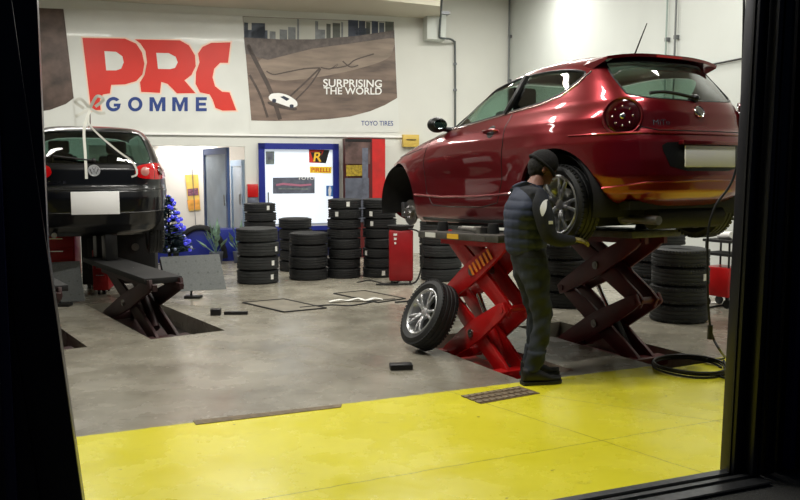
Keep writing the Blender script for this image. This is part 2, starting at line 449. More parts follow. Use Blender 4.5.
# ceiling lamps as fixtures (light from HALL_LIGHTS)
M_tube = pm('lit_lamp_tube', C8(255, 252, 240), .5, emis=(1, .97, .9, 1), estr=6)
proto = None
for i, (x, y, z, p, a) in enumerate(HALL_LIGHTS):
    if proto is None:
        t = thing('ceiling_light', 'long white twin-tube ceiling light hanging over the workshop', 'ceiling light', group='ceiling lights of the workshop')
        mb = MB(); mb.box((0, 0, .02), (1.6, .3, .05)); mb.box((0, 0, .12), (.04, .04, .2)); mb.build('housing', M_white, t, bevel=.006)
        mb = MB()
        for yy in (-.08, .08): mb.tube([(-.74, yy, -.02), (.74, yy, -.02)], .016, 10)
        mb.build('tube', M_tube, t); proto = t
    else: t = copy_tree(proto)
    t.location = (x, y, z); t.rotation_euler = (0, 0, radians(a))
# ------------------------------------------------------------------ banners on the back wall
def wall_print(name, pts, off, mat, parent, plane=BW, holes=(), th=.0015):
    """flat printed shape given by photo points, really lying on the wall"""
    O = [plane.uv(*p) for p in pts]; H = [[plane.uv(*p) for p in h] for h in holes]
    return slab(name, O, H, off - th, off, mat, parent, M=plane.M)
Z1 = lambda pts: [(50 + x/4, y/4) for x, y in pts]
Z2 = lambda pts: [(230 + x/4, y/4) for x, y in pts]
M_ban = pm('white_banner_cloth', C8(214, 216, 210), .55, noise=.05, nscale=2, bump=.25, bscale=1.6, coat=.1)
M_bred = pm('banner_red', C8(205, 42, 28), .5, noise=.04, nscale=3)
M_bblue = pm('banner_blue', C8(32, 60, 128), .5)
M_halo = pm('banner_cream_edge', C8(236, 206, 186), .5)
BW_T = lambda lab, cat, nm: thing(nm, lab, cat, BW.at(BW.uv(160, 90)[0], 2.3, 0)) 
def wall_thing(nm, lab, cat, px, py, group=None):
    u, v = BW.uv(px, py); t = thing(nm, lab, cat, BW.at(u, v, .0), group=group)
    return t
def local(o, t):          # geometry was made in world space; move it under its thing
    o.data.transform(Matrix.Translation(-Vector(t.location))); o.parent = t; return o
t = wall_thing('banner', 'large white banner with red PRC letters and blue GOMME lettering high on the wall', 'banner', 157, 130)
local(wall_print('banner_sheet', [(64, 8.5), (243, 16), (250, 134), (78, 137)], .012, M_ban, None), t)
PP = [(130, 152), (300, 155), (345, 175), (368, 210), (378, 255), (370, 298), (345, 325), (300, 338), (245, 340), (240, 374), (212, 378), (200, 400), (203, 440), (165, 442)]
PH = [(218, 205), (265, 208), (290, 226), (295, 250), (285, 275), (265, 282), (225, 282)]
RR = [(340, 158), (520, 162), (556, 182), (580, 222), (583, 265), (566, 300), (538, 322), (582, 373), (508, 374), (470, 336), (445, 328), (440, 372), (365, 368), (360, 330), (378, 300), (388, 250), (382, 205), (362, 175)]
RH = [(425, 212), (475, 213), (503, 228), (511, 250), (500, 272), (480, 277), (432, 276)]
CC = [(722, 170), (712, 252), (680, 252), (657, 275), (650, 310), (660, 345), (688, 367), (718, 370), (745, 442), (690, 443), (662, 432), (650, 398), (638, 378), (600, 370), (582, 335), (584, 290), (598, 250), (592, 215), (610, 188), (645, 172)]
def grow(poly, d):
    cx = sum(p[0] for p in poly)/len(poly); cy = sum(p[1] for p in poly)/len(poly); out = []
    n = len(poly); A = sum(poly[i][0]*poly[(i+1) % n][1]-poly[(i+1) % n][0]*poly[i][1] for i in range(n)); sg = 1 if A > 0 else -1
    for i in range(n):
        a, b, c = Vector(poly[i-1]), Vector(poly[i]), Vector(poly[(i+1) % n])
        n1 = Vector(((b-a).y, -(b-a).x)).normalized(); n2 = Vector(((c-b).y, -(c-b).x)).normalized(); m = (n1+n2)
        m = m/max(.6, m.length**2/2) if m.length > .1 else n1
        out.append(tuple(b + m*d*sg))
    return out
for L_, H_, nm in ((PP, PH, 'letter_p'), (RR, RH, 'letter_r'), (CC, None, 'letter_c')):
    local(wall_print(nm + '_edge', Z1(grow(L_, 6)), .0145, M_halo, None), t)
    local(wall_print(nm, Z1(L_), .017, M_bred, None, holes=[Z1(H_)] if H_ else ()), t)
    if H_: local(wall_print(nm + '_counter', Z1(H_), .0165, M_ban, None), t)
def wall_text(nm, body, quad, off, mat, t, bold=0.0, plane=BW):
    Q = [plane.uv(*p) for p in quad]
    return local(text_quad(nm, body, Q, off, mat, None, bold, plane.M), t)
for x0, x1 in ((398, 462), (489, 551)):
    w_ = x1-x0; MM = [(0, 0), (.27, 0), (.5, .55), (.73, 0), (1, 0), (1, 1), (.78, 1), (.78, .32), (.58, 1), (.42, 1), (.22, .32), (.22, 1), (0, 1)]
    local(wall_print('blue_letter', Z1([(x0 + a*w_, 389 + b*56) for a, b in MM]), .0165, M_bblue, None), t)
E7 = [(0, 0), (1, 0), (1, .22), (.30, .22), (.30, .39), (.92, .39), (.92, .60), (.30, .60), (.30, .78), (1, .78), (1, 1), (0, 1)]
local(wall_print('blue_letter', Z1([(583 + a*44, 389 + b*56) for a, b in E7]), .0165, M_bblue, None), t)
O7 = [(.5+.5*cos(a), .5+.5*sin(a)) for a in [2*pi*k/24 for k in range(24)]]; O8 = [(.5+.27*cos(a), .5+.29*sin(a)) for a in [2*pi*k/24 for k in range(24)]]
local(wall_print('blue_letter', Z1([(312 + a*58, 388 + b*58) for a, b in O7]), .0165, M_bblue, None, holes=[Z1([(312 + a*58, 388 + b*58) for a, b in O8])]), t)
G7 = [(.5+.5*cos(a), .5-.5*sin(a)) for a in [radians(38 + 290*k/22) for k in range(23)]] + [(1, .46), (.52, .46), (.52, .66), (.74, .66), (.74, .74)] + [(.5+.27*cos(a), .5-.28*sin(a)) for a in [radians(300 - 255*k/18) for k in range(19)]]
local(wall_print('blue_letter', Z1([(224 + a*60, 388 + b*58) for a, b in G7]), .0165, M_bblue, None), t)
for ch, x0, x1 in ():
    wall_text('blue_letter', ch, Z1([(x0, 444), (x1, 445), (x1, 390), (x0, 388)]), .0165, M_bblue, t, .012)

# brown car poster banner
M_sky = pm('print_sky', C8(176, 176, 166), .5, noise=.08, nscale=2)
M_ground = pm('print_brown_ground', C8(112, 95, 84), .5, noise=.45, nscale=1.6, stretch=(1, 1, 5))
M_gpale = pm('print_pale_ground', C8(138, 122, 108), .5, noise=.25, nscale=2, stretch=(1, 1, 5))
M_bld = [pm('print_building_%s' % n, c, .5, noise=.3, nscale=9) for n, c in (('slate', C8(62, 70, 82)), ('green', C8(70, 74, 66)), ('grey', C8(112, 116, 118)), ('night', C8(40, 48, 66)))]
M_track = pm('print_dark_track', C8(72, 60, 54), .5, noise=.3, nscale=8)
M_bridge = pm('print_bridge', C8(92, 82, 78), .5, noise=.35, nscale=10)
t = wall_thing('banner', 'brown city photo banner reading SURPRISING THE WORLD with a small white car', 'banner', 320, 130)
local(wall_print('banner_sheet', [(241, 15), (395, 21.5), (399, 132.5), (250.5, 133)], .010, M_ban, None), t)
pic = [(50, 65), (655, 88), (668, 392), (620, 420), (560, 445), (480, 466), (400, 476), (300, 482), (180, 484), (85, 482)]
local(wall_print('picture', Z2(pic), .0125, M_ground, None), t)
local(wall_print('sky_print', Z2([(52, 67), (655, 90), (656, 150), (500, 152), (300, 178), (58, 160)]), .014, M_sky, None), t)
local(wall_print('pale_ground_print', Z2(chaikin([(120, 230), (300, 190), (655, 148), (660, 170), (640, 240), (420, 300), (180, 330), (100, 280)], 3)), .014, M_gpale, None), t)
bl_ = [(56, 90, 160, 0, 72), (86, 92, 168, 0, 140), (110, 105, 180, 0, 140), (158, 125, 185, 2, 182), (198, 118, 190, 2, 228), (385, 95, 170, 1, 402), (410, 92, 165, 1, 440), (444, 88, 168, 2, 452), (472, 80, 160, 3, 512), (515, 84, 158, 3, 540), (544, 88, 150, 1, 560), (566, 84, 152, 3, 592), (596, 90, 148, 0, 616), (620, 86, 145, 1, 654), (232, 108, 182, 2, 262), (268, 76, 182, 2, 276), (340, 84, 178, 2, 352), (352, 118, 178, 2, 380), (60, 120, 180, 0, 150), (500, 112, 160, 0, 560)]
for (x0, y0, y1, k, x1) in bl_:
    local(wall_print('building_print', Z2([(x0, y0), (x1, y0+2), (x1, y1), (x0, y1)]), .0155, M_bld[k], None), t)
local(wall_print('bridge_print', Z2([(55, 150), (200, 158), (330, 158), (500, 145), (656, 122), (657, 150), (500, 172), (330, 195), (150, 240), (62, 215)]), .017, M_bridge, None), t)
def strip(pts, wd):
    P = [Vector((p[0], p[1], 0)) for p in catmull([(a, b, 0) for a, b in pts], 6)]; L1 = []; L2 = []
    for i in range(len(P)):
        d = (P[min(i+1, len(P)-1)] - P[max(i-1, 0)]).normalized(); n = Vector((-d.y, d.x, 0))
        L1.append(tuple((P[i] + n*wd/2)[:2])); L2.append(tuple((P[i] - n*wd/2)[:2]))
    return L1 + L2[::-1]
for pts, wd in (([(240, 385), (300, 330), (360, 272)], 7), ([(262, 400), (320, 340), (362, 276)], 6), ([(360, 272), (300, 275), (230, 288), (175, 298), (145, 285)], 5), ([(362, 270), (400, 276), (430, 258), (420, 272), (470, 262), (500, 240), (575, 216)], 5), ([(450, 245), (480, 268), (512, 262)], 5),
                ([(70, 180), (110, 260), (160, 360), (200, 478)], 16), ([(78, 300), (120, 380), (150, 470)], 9)):
    local(wall_print('tyre_track_print', Z2(strip(pts, wd)), .017, M_track, None), t)
local(wall_print('car_print', Z2(chaikin([(153, 388), (165, 374), (200, 372), (235, 382), (268, 405), (270, 425), (245, 432), (190, 412), (158, 402)], 2)), .019, M_white, None), t)
for x_, y_ in ((176, 402), (246, 424)): local(wall_print('car_wheel_print', Z2(chaikin([(x_-8, y_-6), (x_+8, y_-6), (x_+8, y_+8), (x_-8, y_+8)], 2)), .0205, M_bld[3], None), t)
local(wall_print('car_shadow_print', Z2(chaikin([(150, 404), (200, 418), (272, 432), (262, 444), (190, 432), (150, 416)], 2)), .0185, M_track, None), t)
local(wall_print('car_window_print', Z2([(200, 388), (215, 384), (238, 396), (226, 404)]), .0205, M_bld[3], None), t)
wall_text('slogan_text', 'SURPRISING', Z2([(372, 348), (606, 350), (607, 320), (372, 316)]), .019, M_white, t, .015)
wall_text('slogan_text', 'THE WORLD', Z2([(374, 378), (606, 379), (606, 350), (374, 349)]), .019, M_white, t, .015)
wall_text('brand_text', 'TOYO TIRES', [(361, 125.5), (393, 125.8), (393, 121), (361, 120.8)], .0125, M_bblue, t, .01)

# dark poster at the left end
t = wall_thing('banner', 'dark brown photo banner with a pale curved lower edge, left of the red letters', 'banner', 60, 110)
local(wall_print('banner_sheet', [(-40, 4), (63, 8.3), (75.5, 137), (-25, 140)], .008, M_ban, None), t)
local(wall_print('picture', [(-38, 5), (63.5, 9), (74, 98), (66, 104), (50, 110), (20, 114), (-24, 115)], .010, pm('print_dark_rock', C8(84, 68, 60), .5, noise=.7, nscale=3), None), t)

# glowing door with stickers
def dz(pts): return [(240 + x/5, 130 + y/5) for x, y in pts]
t = wall_thing('glass_door', 'blue framed door with a glowing white glass pane covered in stickers', 'door', 298, 228)
mbq = []
uL, uR = BW.uv(258, 143)[0], BW.uv(338, 143)[0]; zT = BW.uv(298, 143.5)[1]; zB = BW.uv(298, 226)[1]
fr = MB(); f = .11
fr.box((uL + f/2, zT/2, .03), (f, zT, .10), BW.M); fr.box((uR - f/2, zT/2, .03), (f, zT, .10), BW.M)
fr.box(((uL+uR)/2, zT - .055, .03), (uR-uL, .11, .10), BW.M); fr.box(((uL+uR)/2, zB - .04, .03), (uR-uL, .08, .09), BW.M)
local(fr.build('door_frame', M_blue, None), t)
M_lit = pm('lit_frosted_glass', C8(225, 232, 240), .4, emis=(.80, .90, 1, 1), estr=.5)
mb = MB(); mb.box(((uL+uR)/2, (zT+zB)/2, .012), (uR-uL-2*f+.02, zT-zB-.1, .02), BW.M); local(mb.build('glass_pane', M_lit, None), t)
mb = MB(); mb.box(((uL+uR)/2, zB/2 - .03, .012), (uR-uL-2*f+.02, zB-.08, .03), BW.M); local(mb.build('lower_panel', M_navy, None), t)
mb = MB(); mb.tube([BW.at(uL+.16, .95, .1), BW.at(uL+.16, 1.2, .1)], .012); local(mb.build('handle', M_steel, None), t)
M_stg = pm('sticker_slate', C8(92, 96, 110), .5, noise=.3, nscale=12)
M_stgreen = pm('sticker_grey_green', C8(112, 124, 122), .5, noise=.4, nscale=20)
def sticker(nm, lab, quadpx, mat, off=.026):
    c = quadpx[0]; s = wall_thing(nm, lab, 'sticker', (quadpx[0][0]+quadpx[2][0])/2, max(p[1] for p in quadpx), 'stickers on the glowing glass door')
    local(wall_print('sheet', quadpx, off, mat, None), s); return s
s = sticker('sticker', 'red and black sticker with a yellow letter R, upper right of the glowing door', dz([(343, 98), (447, 100), (428, 166), (345, 163)]), M_black)
local(wall_print('red_field', dz([(343, 98), (420, 99), (405, 128), (400, 164), (345, 163)]), .0285, M_bred, None), s)
local(wall_print('black_field', dz([(352, 112), (408, 108), (400, 160), (368, 160)]), .030, M_black, None), s)
wall_text('letter_r', 'R', dz([(364, 158), (406, 158), (412, 110), (372, 112)]), .032, M_yel, s, .02)
s = sticker('sticker', 'yellow PIRELLI strip below the red and black R sticker', dz([(347, 182), (457, 184), (455, 217), (348, 214)]), pm('bright_yellow_print', C8(250, 214, 50), .5))
wall_text('brand_text', 'PIRELLI', dz([(356, 209), (448, 211), (449, 190), (356, 188)]), .0285, M_bred, s, .012)
s = sticker('sticker', 'wide slate blue poster with a car and pink lettering on the glowing door', dz([(163, 238), (372, 236), (372, 316), (164, 318)]), M_stg)
wall_text('brand_text', 'TOYO', dz([(286, 248), (370, 248), (370, 234), (290, 234)]), .0285, M_white, s, .015)
local(wall_print('pink_stripe', dz([(180, 270), (215, 264), (300, 272), (356, 268), (356, 277), (300, 282), (215, 275), (180, 280)]), .0285, pm('pink_print', C8(176, 110, 134), .5), None), s)
local(wall_print('pale_stripe', dz([(190, 290), (340, 292), (340, 298), (190, 296)]), .0285, M_stgreen, None), s)
s = sticker('sticker', 'small grey sticker in the upper left corner of the glowing door', dz([(127, 107), (171, 107), (171, 172), (129, 172)]), M_stgreen)
local(wall_print('dark_print', dz([(134, 116), (164, 116), (162, 148), (138, 150)]), .0285, M_stg, None), s)
s = sticker('sticker', 'small blue sticker with a white figure, lower right of the glowing door', dz([(430, 278), (468, 278), (466, 332), (430, 330)]), pm('sticker_blue', C8(60, 120, 190), .5))
local(wall_print('white_figure', dz([(444, 282), (452, 282), (456, 300), (452, 330), (442, 330), (440, 300)]), .0285, M_white, None), s)

# red and grey box left of the door
t = wall_thing('wall_box', 'small box on the wall, red above grey, left of the glowing door', 'wall box', 254, 206)
uu0, uu1 = BW.uv(247, 190)[0], BW.uv(257.5, 190)[0]; za, zb, zc = BW.uv(252, 184)[1], BW.uv(252, 197)[1], BW.uv(252, 207)[1]
mb = MB(); mb.box(((uu0+uu1)/2, (za+zb)/2, .07), (uu1-uu0, za-zb, .14), BW.M); local(mb.build('red_cover', M_red, None, bevel=.008), t)
mb = MB(); mb.box(((uu0+uu1)/2, (zb+zc)/2, .065), (uu1-uu0, zb-zc, .13), BW.M); local(mb.build('grey_lower_half', M_stg, None, bevel=.006), t)

# display cabinet with red side right of the door
t = wall_thing('display_cabinet', 'tall dark display cabinet with a red side, right of the glowing door', 'cabinet', 364, 240)
c0, c1, c2 = BW.uv(343, 200)[0], BW.uv(366, 200)[0], BW.uv(380, 200)[0]; zt = BW.uv(365, 139)[1]
t.location = BW.at((c0+c2)/2, 0, 0)
mb = MB(); mb.prism([(c0, .01), (c2, .01), (c2, .38), (c1, .52), (c0, .46)], 0, zt, BW.M @ Matrix(((1, 0, 0, 0), (0, 0, 1, 0), (0, 1, 0, 0), (0, 0, 0, 1)))); local(mb.build('body', M_dred, None), t)
mb = MB(); mb.prism([(c1, .521), (c2+.005, .381), (c2+.005, .30), (c1+.02, .30)], 0.05, zt-.02, BW.M @ Matrix(((1, 0, 0, 0), (0, 0, 1, 0), (0, 1, 0, 0), (0, 0, 0, 1)))); local(mb.build('red_side_panel', M_red, None), t)
ang = atan2(.06, c1-c0)
def cab(px0, py0, px1, py1, nm, mat, off=.47, th=.02):
    pl = Plane(BW.at(c0, 0, .46), BW.x*(c1-c0) + BW.n*.06)
    a = pl.uv(px0, py0); b = pl.uv(px1, py1); m = MB(); m.box(((a[0]+b[0])/2, (a[1]+b[1])/2, off-.46+.01), (abs(b[0]-a[0]), abs(a[1]-b[1]), th), pl.M)
    return local(m.build(nm, mat, None), t)
cab(345, 142, 370, 164, 'upper_poster', pm('poster_brown', C8(90, 70, 66), .4, noise=.7, nscale=5), .47)
cab(346, 165, 362, 176, 'yellow_lettered_strip', pm('poster_olive', C8(150, 128, 40), .4, noise=.6, nscale=22), .475)
cab(345, 178, 369, 222, 'lower_poster', pm('poster_slate', C8(88, 92, 104), .4, noise=.35, nscale=6), .47)
cab(362, 148, 368, 200, 'grey_strip', M_stg, .478)
cab(345, 139, 371, 142, 'top_rail', M_black, .475)

t = wall_thing('wall_case', 'small yellow case on the back wall just above the maroon bonnet', 'case', 412, 146)
a = BW.uv(403, 134.5, .1); b = BW.uv(419, 147, .1)
mb = MB(); mb.box(((a[0]+b[0])/2, (a[1]+b[1])/2, .06), (b[0]-a[0], a[1]-b[1], .11), BW.M); local(mb.build('casing', pm('ochre_case', C8(206, 176, 84), .5), None, bevel=.01), t)
mb = MB(); mb.box(((a[0]+b[0])/2, (a[1]+b[1])/2 + .02, .12), ((b[0]-a[0])*.6, .015, .02), BW.M); local(mb.build('latch', M_black, None), t)
# electric box, conduits
t = wall_thing('junction_box', 'white box under the ceiling edge beside the black conduit', 'junction box', 436, 40)
a = BW.uv(427, 13, .25); b = BW.uv(446, 40, .25)
mb = MB(); mb.box(((a[0]+b[0])/2, (a[1]+b[1])/2, .13), (b[0]-a[0], a[1]-b[1], .26), BW.M); local(mb.build('casing', M_wall2, None, bevel=.01), t)
mb = MB(); mb.box(((a[0]+b[0])/2 + .0, a[1]+.01, .16), (b[0]-a[0]+.1, .05, .34), BW.M); local(mb.build('lid', M_alu, None), t)
t = wall_thing('conduit', 'thin dark conduit running down the wall below the white box', 'pipe', 455, 120)
def w3(px, py, off, pl=BW): u, v = pl.uv(px, py, off); return pl.at(u, v, off)
mb = MB(); pts = [w3(442, -6, .36), w3(441, 12, .36), w3(439.5, 34, .30), w3(441, 38, .28), w3(450, 39, .2), w3(454, 42, .1), w3(455, 50, .05), w3(455.2, 130, .04)]
mb.tube(catmull(pts, 5), .020); local(mb.build('pipe_run', pm('grey_conduit', C8(86, 92, 92), .4, metal=.3), None), t)
mb = MB(); 
for py in (64, 90): mb.box(w3(455, py, .03), (.07, .06, .04))
local(mb.build('clamp', M_alu, None), t)
def rwpipe(lab, px0, px1, r, mat, y0=-90, y1=140, nm='conduit'):
    u, v = RW.uv(px0, 0, .04); u2, v2 = RW.uv(px1, 50, .04)
    t = thing(nm, lab, 'pipe', RW.at(u, 1.6, .04)); mb = MB(); mb.tube([RW.at(u, 1.6, .05), RW.at(u, HALLH, .05)], r, 10)
    local(mb.build('pipe_run', mat, None), t)
    mb = MB()
    for z in (2.0, 2.9, 3.35, 4.2): mb.box((u, z, .03), (r*3.4, .05, .06), RW.M)
    local(mb.build('clamp', M_alu, None), t)
M_cond = pm('thin_grey_pipe', C8(112, 116, 116), .4, metal=.3)
rwpipe('thin grey pipe standing on the white side wall above the door of the maroon car', 510, 511, .018, M_cond)
rwpipe('left pale pipe of the close pair above the maroon car roof', 668, 666, .013, pm('pale_green_pipe', C8(150, 166, 160), .4))
rwpipe('right darker pipe of the close pair above the maroon car roof', 677, 675, .014, M_cond)
u0_, v0_ = RW.uv(706, 66, .03); u1_, v1_ = RW.uv(748, 57, .03)
t = thing('conduit', 'dark cable running level along the side wall behind the raised tail of the maroon car', 'cable', RW.at(u0_, v0_, .03))
mb = MB(); mb.tube([RW.at(u0_-1.2, (v0_+v1_)/2, .03), RW.at(u1_+2.5, (v0_+v1_)/2, .03)], .012); local(mb.build('cable_run', M_black, None), t)

# ------------------------------------------------------------------ office behind the opening
D = -2.6
OM = BW.M
x0, x1 = ox0 - .3, ox1 + .25
mb = MB(); mb.box(((x0+x1)/2, 1.35, D-.05), (x1-x0+.2, 2.7, .1), OM); struct(mb.build('wall_office_back', pm('office_wall', C8(222, 216, 206), .7), None))
mb = MB(); mb.box((x0-.05, 1.35, (D-.12)/2), (.1, 2.7, -D-.12), OM); mb.box((x1+.05, 1.35, (D-.12)/2), (.1, 2.7, -D-.12), OM); struct(mb.build('wall_office_side', MATS['office_wall'], None))
mb = MB(); mb.box(((x0+x1)/2, 2.75, (D-.12)/2), (x1-x0+.2, .1, -D-.1), OM); struct(mb.build('ceiling_office', MATS['office_wall'], None))
mb = MB(); mb.box(((x0+x1)/2, -.05, (D-.12)/2), (x1-x0+.2, .09, -D-.1), OM); struct(mb.build('floor_office', M_platform, None))
OB = Plane(BW.at(0, 0, D), BW.x)
for k, px in enumerate((173, 204)):
    u, v = OB.uv(px, 150); p = OB.at(u, 2.6, .35)
    t = thing('spot_light', '%s small ceiling spot washing the office wall' % ('left' if k == 0 else 'right'), 'spot light', p, group='spots in the office')
    mb = MB(); mb.lathe([(.0001, .1), (.05, .1), (.06, 0), (.045, 0), (.04, .06), (.0001, .06)], 20); mb.build('lamp_body', M_white, t)
    mb = MB(); mb.lathe([(.0001, .02), (.038, .02), (.038, .012), (.0001, .012)], 16); mb.build('bulb', M_tube, t)
    l = bpy.data.lights.new('office_spot', 'SPOT'); l.energy = 85; l.spot_size = radians(75); l.spot_blend = .6; l.shadow_soft_size = .05; l.color = (1, .97, .95)
    o = bpy.data.objects.new('office_spot', l); COL.objects.link(o); o.location = p - Vector((0, 0, .03))
    d = (OB.at(u, 1.2, 0) - p).normalized(); o.rotation_euler = (-d).to_track_quat('Z', 'Y').to_euler()
area('office_lamp', OB.at(OB.uv(200, 150)[0], 2.62, 1.2), 1.2, .5, 45, (1, .98, .95))
def ob_thing(nm, lab, cat, px, py): u, v = OB.uv(px, py); return thing(nm, lab, cat, OB.at(u, v, 0))
t = ob_thing('poster', 'yellow and orange poster with dark lettering hanging on the office wall', 'poster', 193, 212)
local(wall_print('sheet', [(185, 175), (198, 174.5), (200.5, 210), (189, 211)], .02, pm('poster_yellow', C8(222, 186, 92), .5, noise=.15, nscale=9), None, OB), t)
local(wall_print('dark_lettering', [(187.5, 189), (198, 188), (198.6, 195), (188, 196)], .023, pm('poster_plum', C8(130, 84, 100), .5, noise=.6, nscale=30), None, OB), t)
local(wall_print('orange_band', [(187, 200), (199.4, 199.5), (200, 209), (188.6, 210)], .023, pm('poster_orange', C8(226, 160, 70), .5, noise=.3, nscale=9), None, OB), t)
mb = MB(); mb.tube([w3(191, 152, .03, OB), w3(196, 228, .03, OB)], .006); local(mb.build('hanging_cord', M_stg, None), t)
# blue glass door ajar, second pale door
def leaf(nm, lab, qa, qb, zt, m1, m2, z0=.02, midrail=True):
    qa = Vector(qa); qb = Vector(qb); pl = Plane(qa, (qb - qa)); L = (qb - qa).length; t = thing(nm, lab, 'door', qa)
    fr = MB(); w_ = .09
    for u in (w_/2, L - w_/2): fr.box((u, (zt+z0)/2, 0), (w_, zt-z0, .05), pl.M)
    for z, h in ((zt - .06, .12), (z0 + .15, .3)): fr.box((L/2, z, 0), (L-.01, h, .05), pl.M)
    local(fr.build('door_frame', m1, None), t)
    m = MB(); m.box((L/2, (zt+z0+.18)/2, 0), (L - 2*w_ + .02, zt - z0 - .4, .012), pl.M); local(m.build('glass_pane', m2, None), t)
    m = MB(); m.tube([pl.at(L-.12, .95, .05), pl.at(L-.12, 1.15, .05)], .012); local(m.build('handle', M_steel, None), t)
M_bg = pm('pale_reflecting_glass', C8(150, 168, 186), .15, noise=.15, nscale=2)
def flr(px, d): u = (px-400)/FPX*1.0; q = ray(px, 200); return Vector((q.x/q.y*d, d, 0))
leaf('office_door', 'blue framed glass door standing ajar inside the office', flr(205, 15.9), flr(229, 14.75), 2.02, pm('slate_blue_paint', C8(58, 82, 128), .4), M_bg)
leaf('office_door', 'pale narrow glass door at the right end of the office', flr(232, 16.2), flr(244, 15.2), 1.80, pm('pale_blue_paint', C8(160, 182, 204), .4), M_bg)
# blue counter with plants in front of the opening
t = thing('counter', 'low royal blue counter across the office opening with a black arch', 'counter', BW.at(BW.uv(205, 240)[0], 0, .25))
a, b = BW.uv(150, 230)[0], BW.uv(238, 230)[0]; zc = BW.uv(200, 228)[1]
mb = MB(); mb.box(((a+b)/2, zc/2, .25), (b-a, zc, .4), BW.M); local(mb.build('body', M_blue, None, bevel=.01), t)
mb = MB(); cu, cv = BW.uv(200, 262)[0:2]; 
arc = [BW.at(cu + .42*cos(k*pi/14), max(.02, .06 + .55*sin(k*pi/14)), .47) for k in range(15)]
mb.tube(arc, .05, 8); local(mb.build('black_arch', M_black, None), t)
M_leaf = pm('pale_green_leaf', C8(120, 150, 130), .6, noise=.4, nscale=14)
for k, (px, py) in enumerate(((214, 240), (236, 232))):
    base = BW.at(BW.uv(px, py)[0], 0, .78)
    t = thing('potted_plant', ('pale leafy plant in front of the blue counter, nearer the black arch', 'pale leafy plant at the right end of the blue counter, beside the tyres')[k], 'plant', base, group='plants by the blue counter')
    mb = MB(); mb.lathe([(.0001, 0), (.09, 0), (.12, .2), (.105, .2), (.09, .17), (.0001, .17)], 24); mb.build('pot', M_stg, t)
    mb = MB(); rn = random.Random(k)
    for j in range(22):
        an = rn.uniform(0, 2*pi); el = rn.uniform(.5, 1.45); L = rn.uniform(.25, .62); d = Vector((cos(an)*cos(el), sin(an)*cos(el), sin(el)))
        tip = Vector((0, 0, .16)) + d*L; side = d.cross(Vector((0, 0, 1))).normalized()*.035; mid = Vector((0, 0, .16)) + d*L*.75
        mb.tube([Vector((0, 0, .16)), mid], .003, 4)
        q = [mid - d*.06, mid + side, tip + d*.03, mid - side]
        mb._add([tuple(v) for v in q] + [tuple(v + Vector((0, 0, .004))) for v in q], [(0, 1, 2, 3), (7, 6, 5, 4), (0, 1, 5, 4), (1, 2, 6, 5), (2, 3, 7, 6), (3, 0, 4, 7)])
    mb.build('foliage', M_leaf, t)
# blue christmas tree
base = fl(170, 262)
tp = atd(169, 232, 12.4); base = Vector((tp.x, 12.4, 0))
t = thing('christmas_tree', 'small dark tree with blue baubles beside the black hatchback', 'christmas tree', base)
mb = MB(); mb.lathe([(.0001, 0), (.13, 0), (.16, .22), (.0001, .22)], 20); mb.tube([(0, 0, .2), (0, 0, 1.22)], [.03, .008], 8); mb.build('trunk_and_pot', M_dark, t)
mb = MB(); rn = random.Random(7); bb = []
for j in range(520):
    z = .3 + rn.random()**1.3*.9; R_ = .36*(1.26 - z)/.96 + .03; an = rn.uniform(0, 2*pi); d = Vector((cos(an), sin(an), .15)); 
    a_ = Vector((0, 0, z)); e_ = a_ + d*R_*rn.uniform(.7, 1.05)
    mb.bar(a_.lerp(e_, .25), e_, .035, .008)
    if j % 6 == 0: bb.append(e_)
mb.build('foliage', pm('dark_fir', C8(36, 58, 62), .7, noise=.4, nscale=12), t)
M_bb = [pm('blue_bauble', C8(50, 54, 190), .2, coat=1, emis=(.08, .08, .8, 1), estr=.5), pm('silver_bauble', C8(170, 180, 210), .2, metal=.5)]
bm0 = MB(); bm0.sphere((0, 0, 0), .032, n=10); b0 = bm0.build('bauble', M_bb[0], t); b0.location = bb[0]
bs0 = MB(); bs0.sphere((0, 0, 0), .026, n=10); b1 = bs0.build('bauble', M_bb[1], t); b1.location = bb[1]; tag(b1, 'silver bauble')
for k, e_ in enumerate(bb[2:]):
    c = (b1 if k % 4 == 0 else b0).copy(); COL.objects.link(c); c.parent = t; c.location = e_
# ------------------------------------------------------------------ tyres
def tyre_prof(R, W, ri):
    h = W/2; g = .007
    P = [(ri, -h*.70), (ri+.008, -h*.80), (ri+.03, -h*.88), ((R+ri)/2, -h*1.0), (R-.035, -h*.93), (R-.012, -h*.80), (R-.002, -h*.66)]
    for c in (-.42, 0, .42):
        x = c*h; P += [(R+.0, x-.008), (R-g, x-.005), (R-g, x+.005), (R+.0, x+.008)]
    P += [(R-.002, h*.66), (R-.012, h*.80), (R-.035, h*.93), ((R+ri)/2, h*1.0), (ri+.03, h*.88), (ri+.008, h*.80), (ri, h*.70), (ri+.012, 0)]
    return P
def tyre_mesh(R, W, ri, mat, blocks=56, M=None):
    mb = MB(); mb.lathe(tyre_prof(R, W, ri), 64, M, closed=True)
    # tread blocks at the shoulders
    for k in range(blocks):
        a = 2*pi*k/blocks
        for s in (-1, 1):
            c = Vector(((R-.008)*cos(a), (R-.008)*sin(a), s*W*.36)); 
            L = Matrix.Translation(c) @ Matrix.Rotation(a, 4, 'Z')
            if M: L = M @ L
            mb.box((0, 0, 0), (.018, 2*pi*R/blocks*.62, W*.12), L)
    return mb
TY = {}
def tyre(R, W, mat, name='tyre'):
    k = (round(R, 3), round(W, 3), mat.name)
    if k not in TY:
        o = tyre_mesh(R, W, R*.62, mat).build(name, mat); TY[k] = o.data; bpy.data.objects.remove(o)
    o = bpy.data.objects.new(name, TY[k]); COL.objects.link(o); return o
LAB = {}
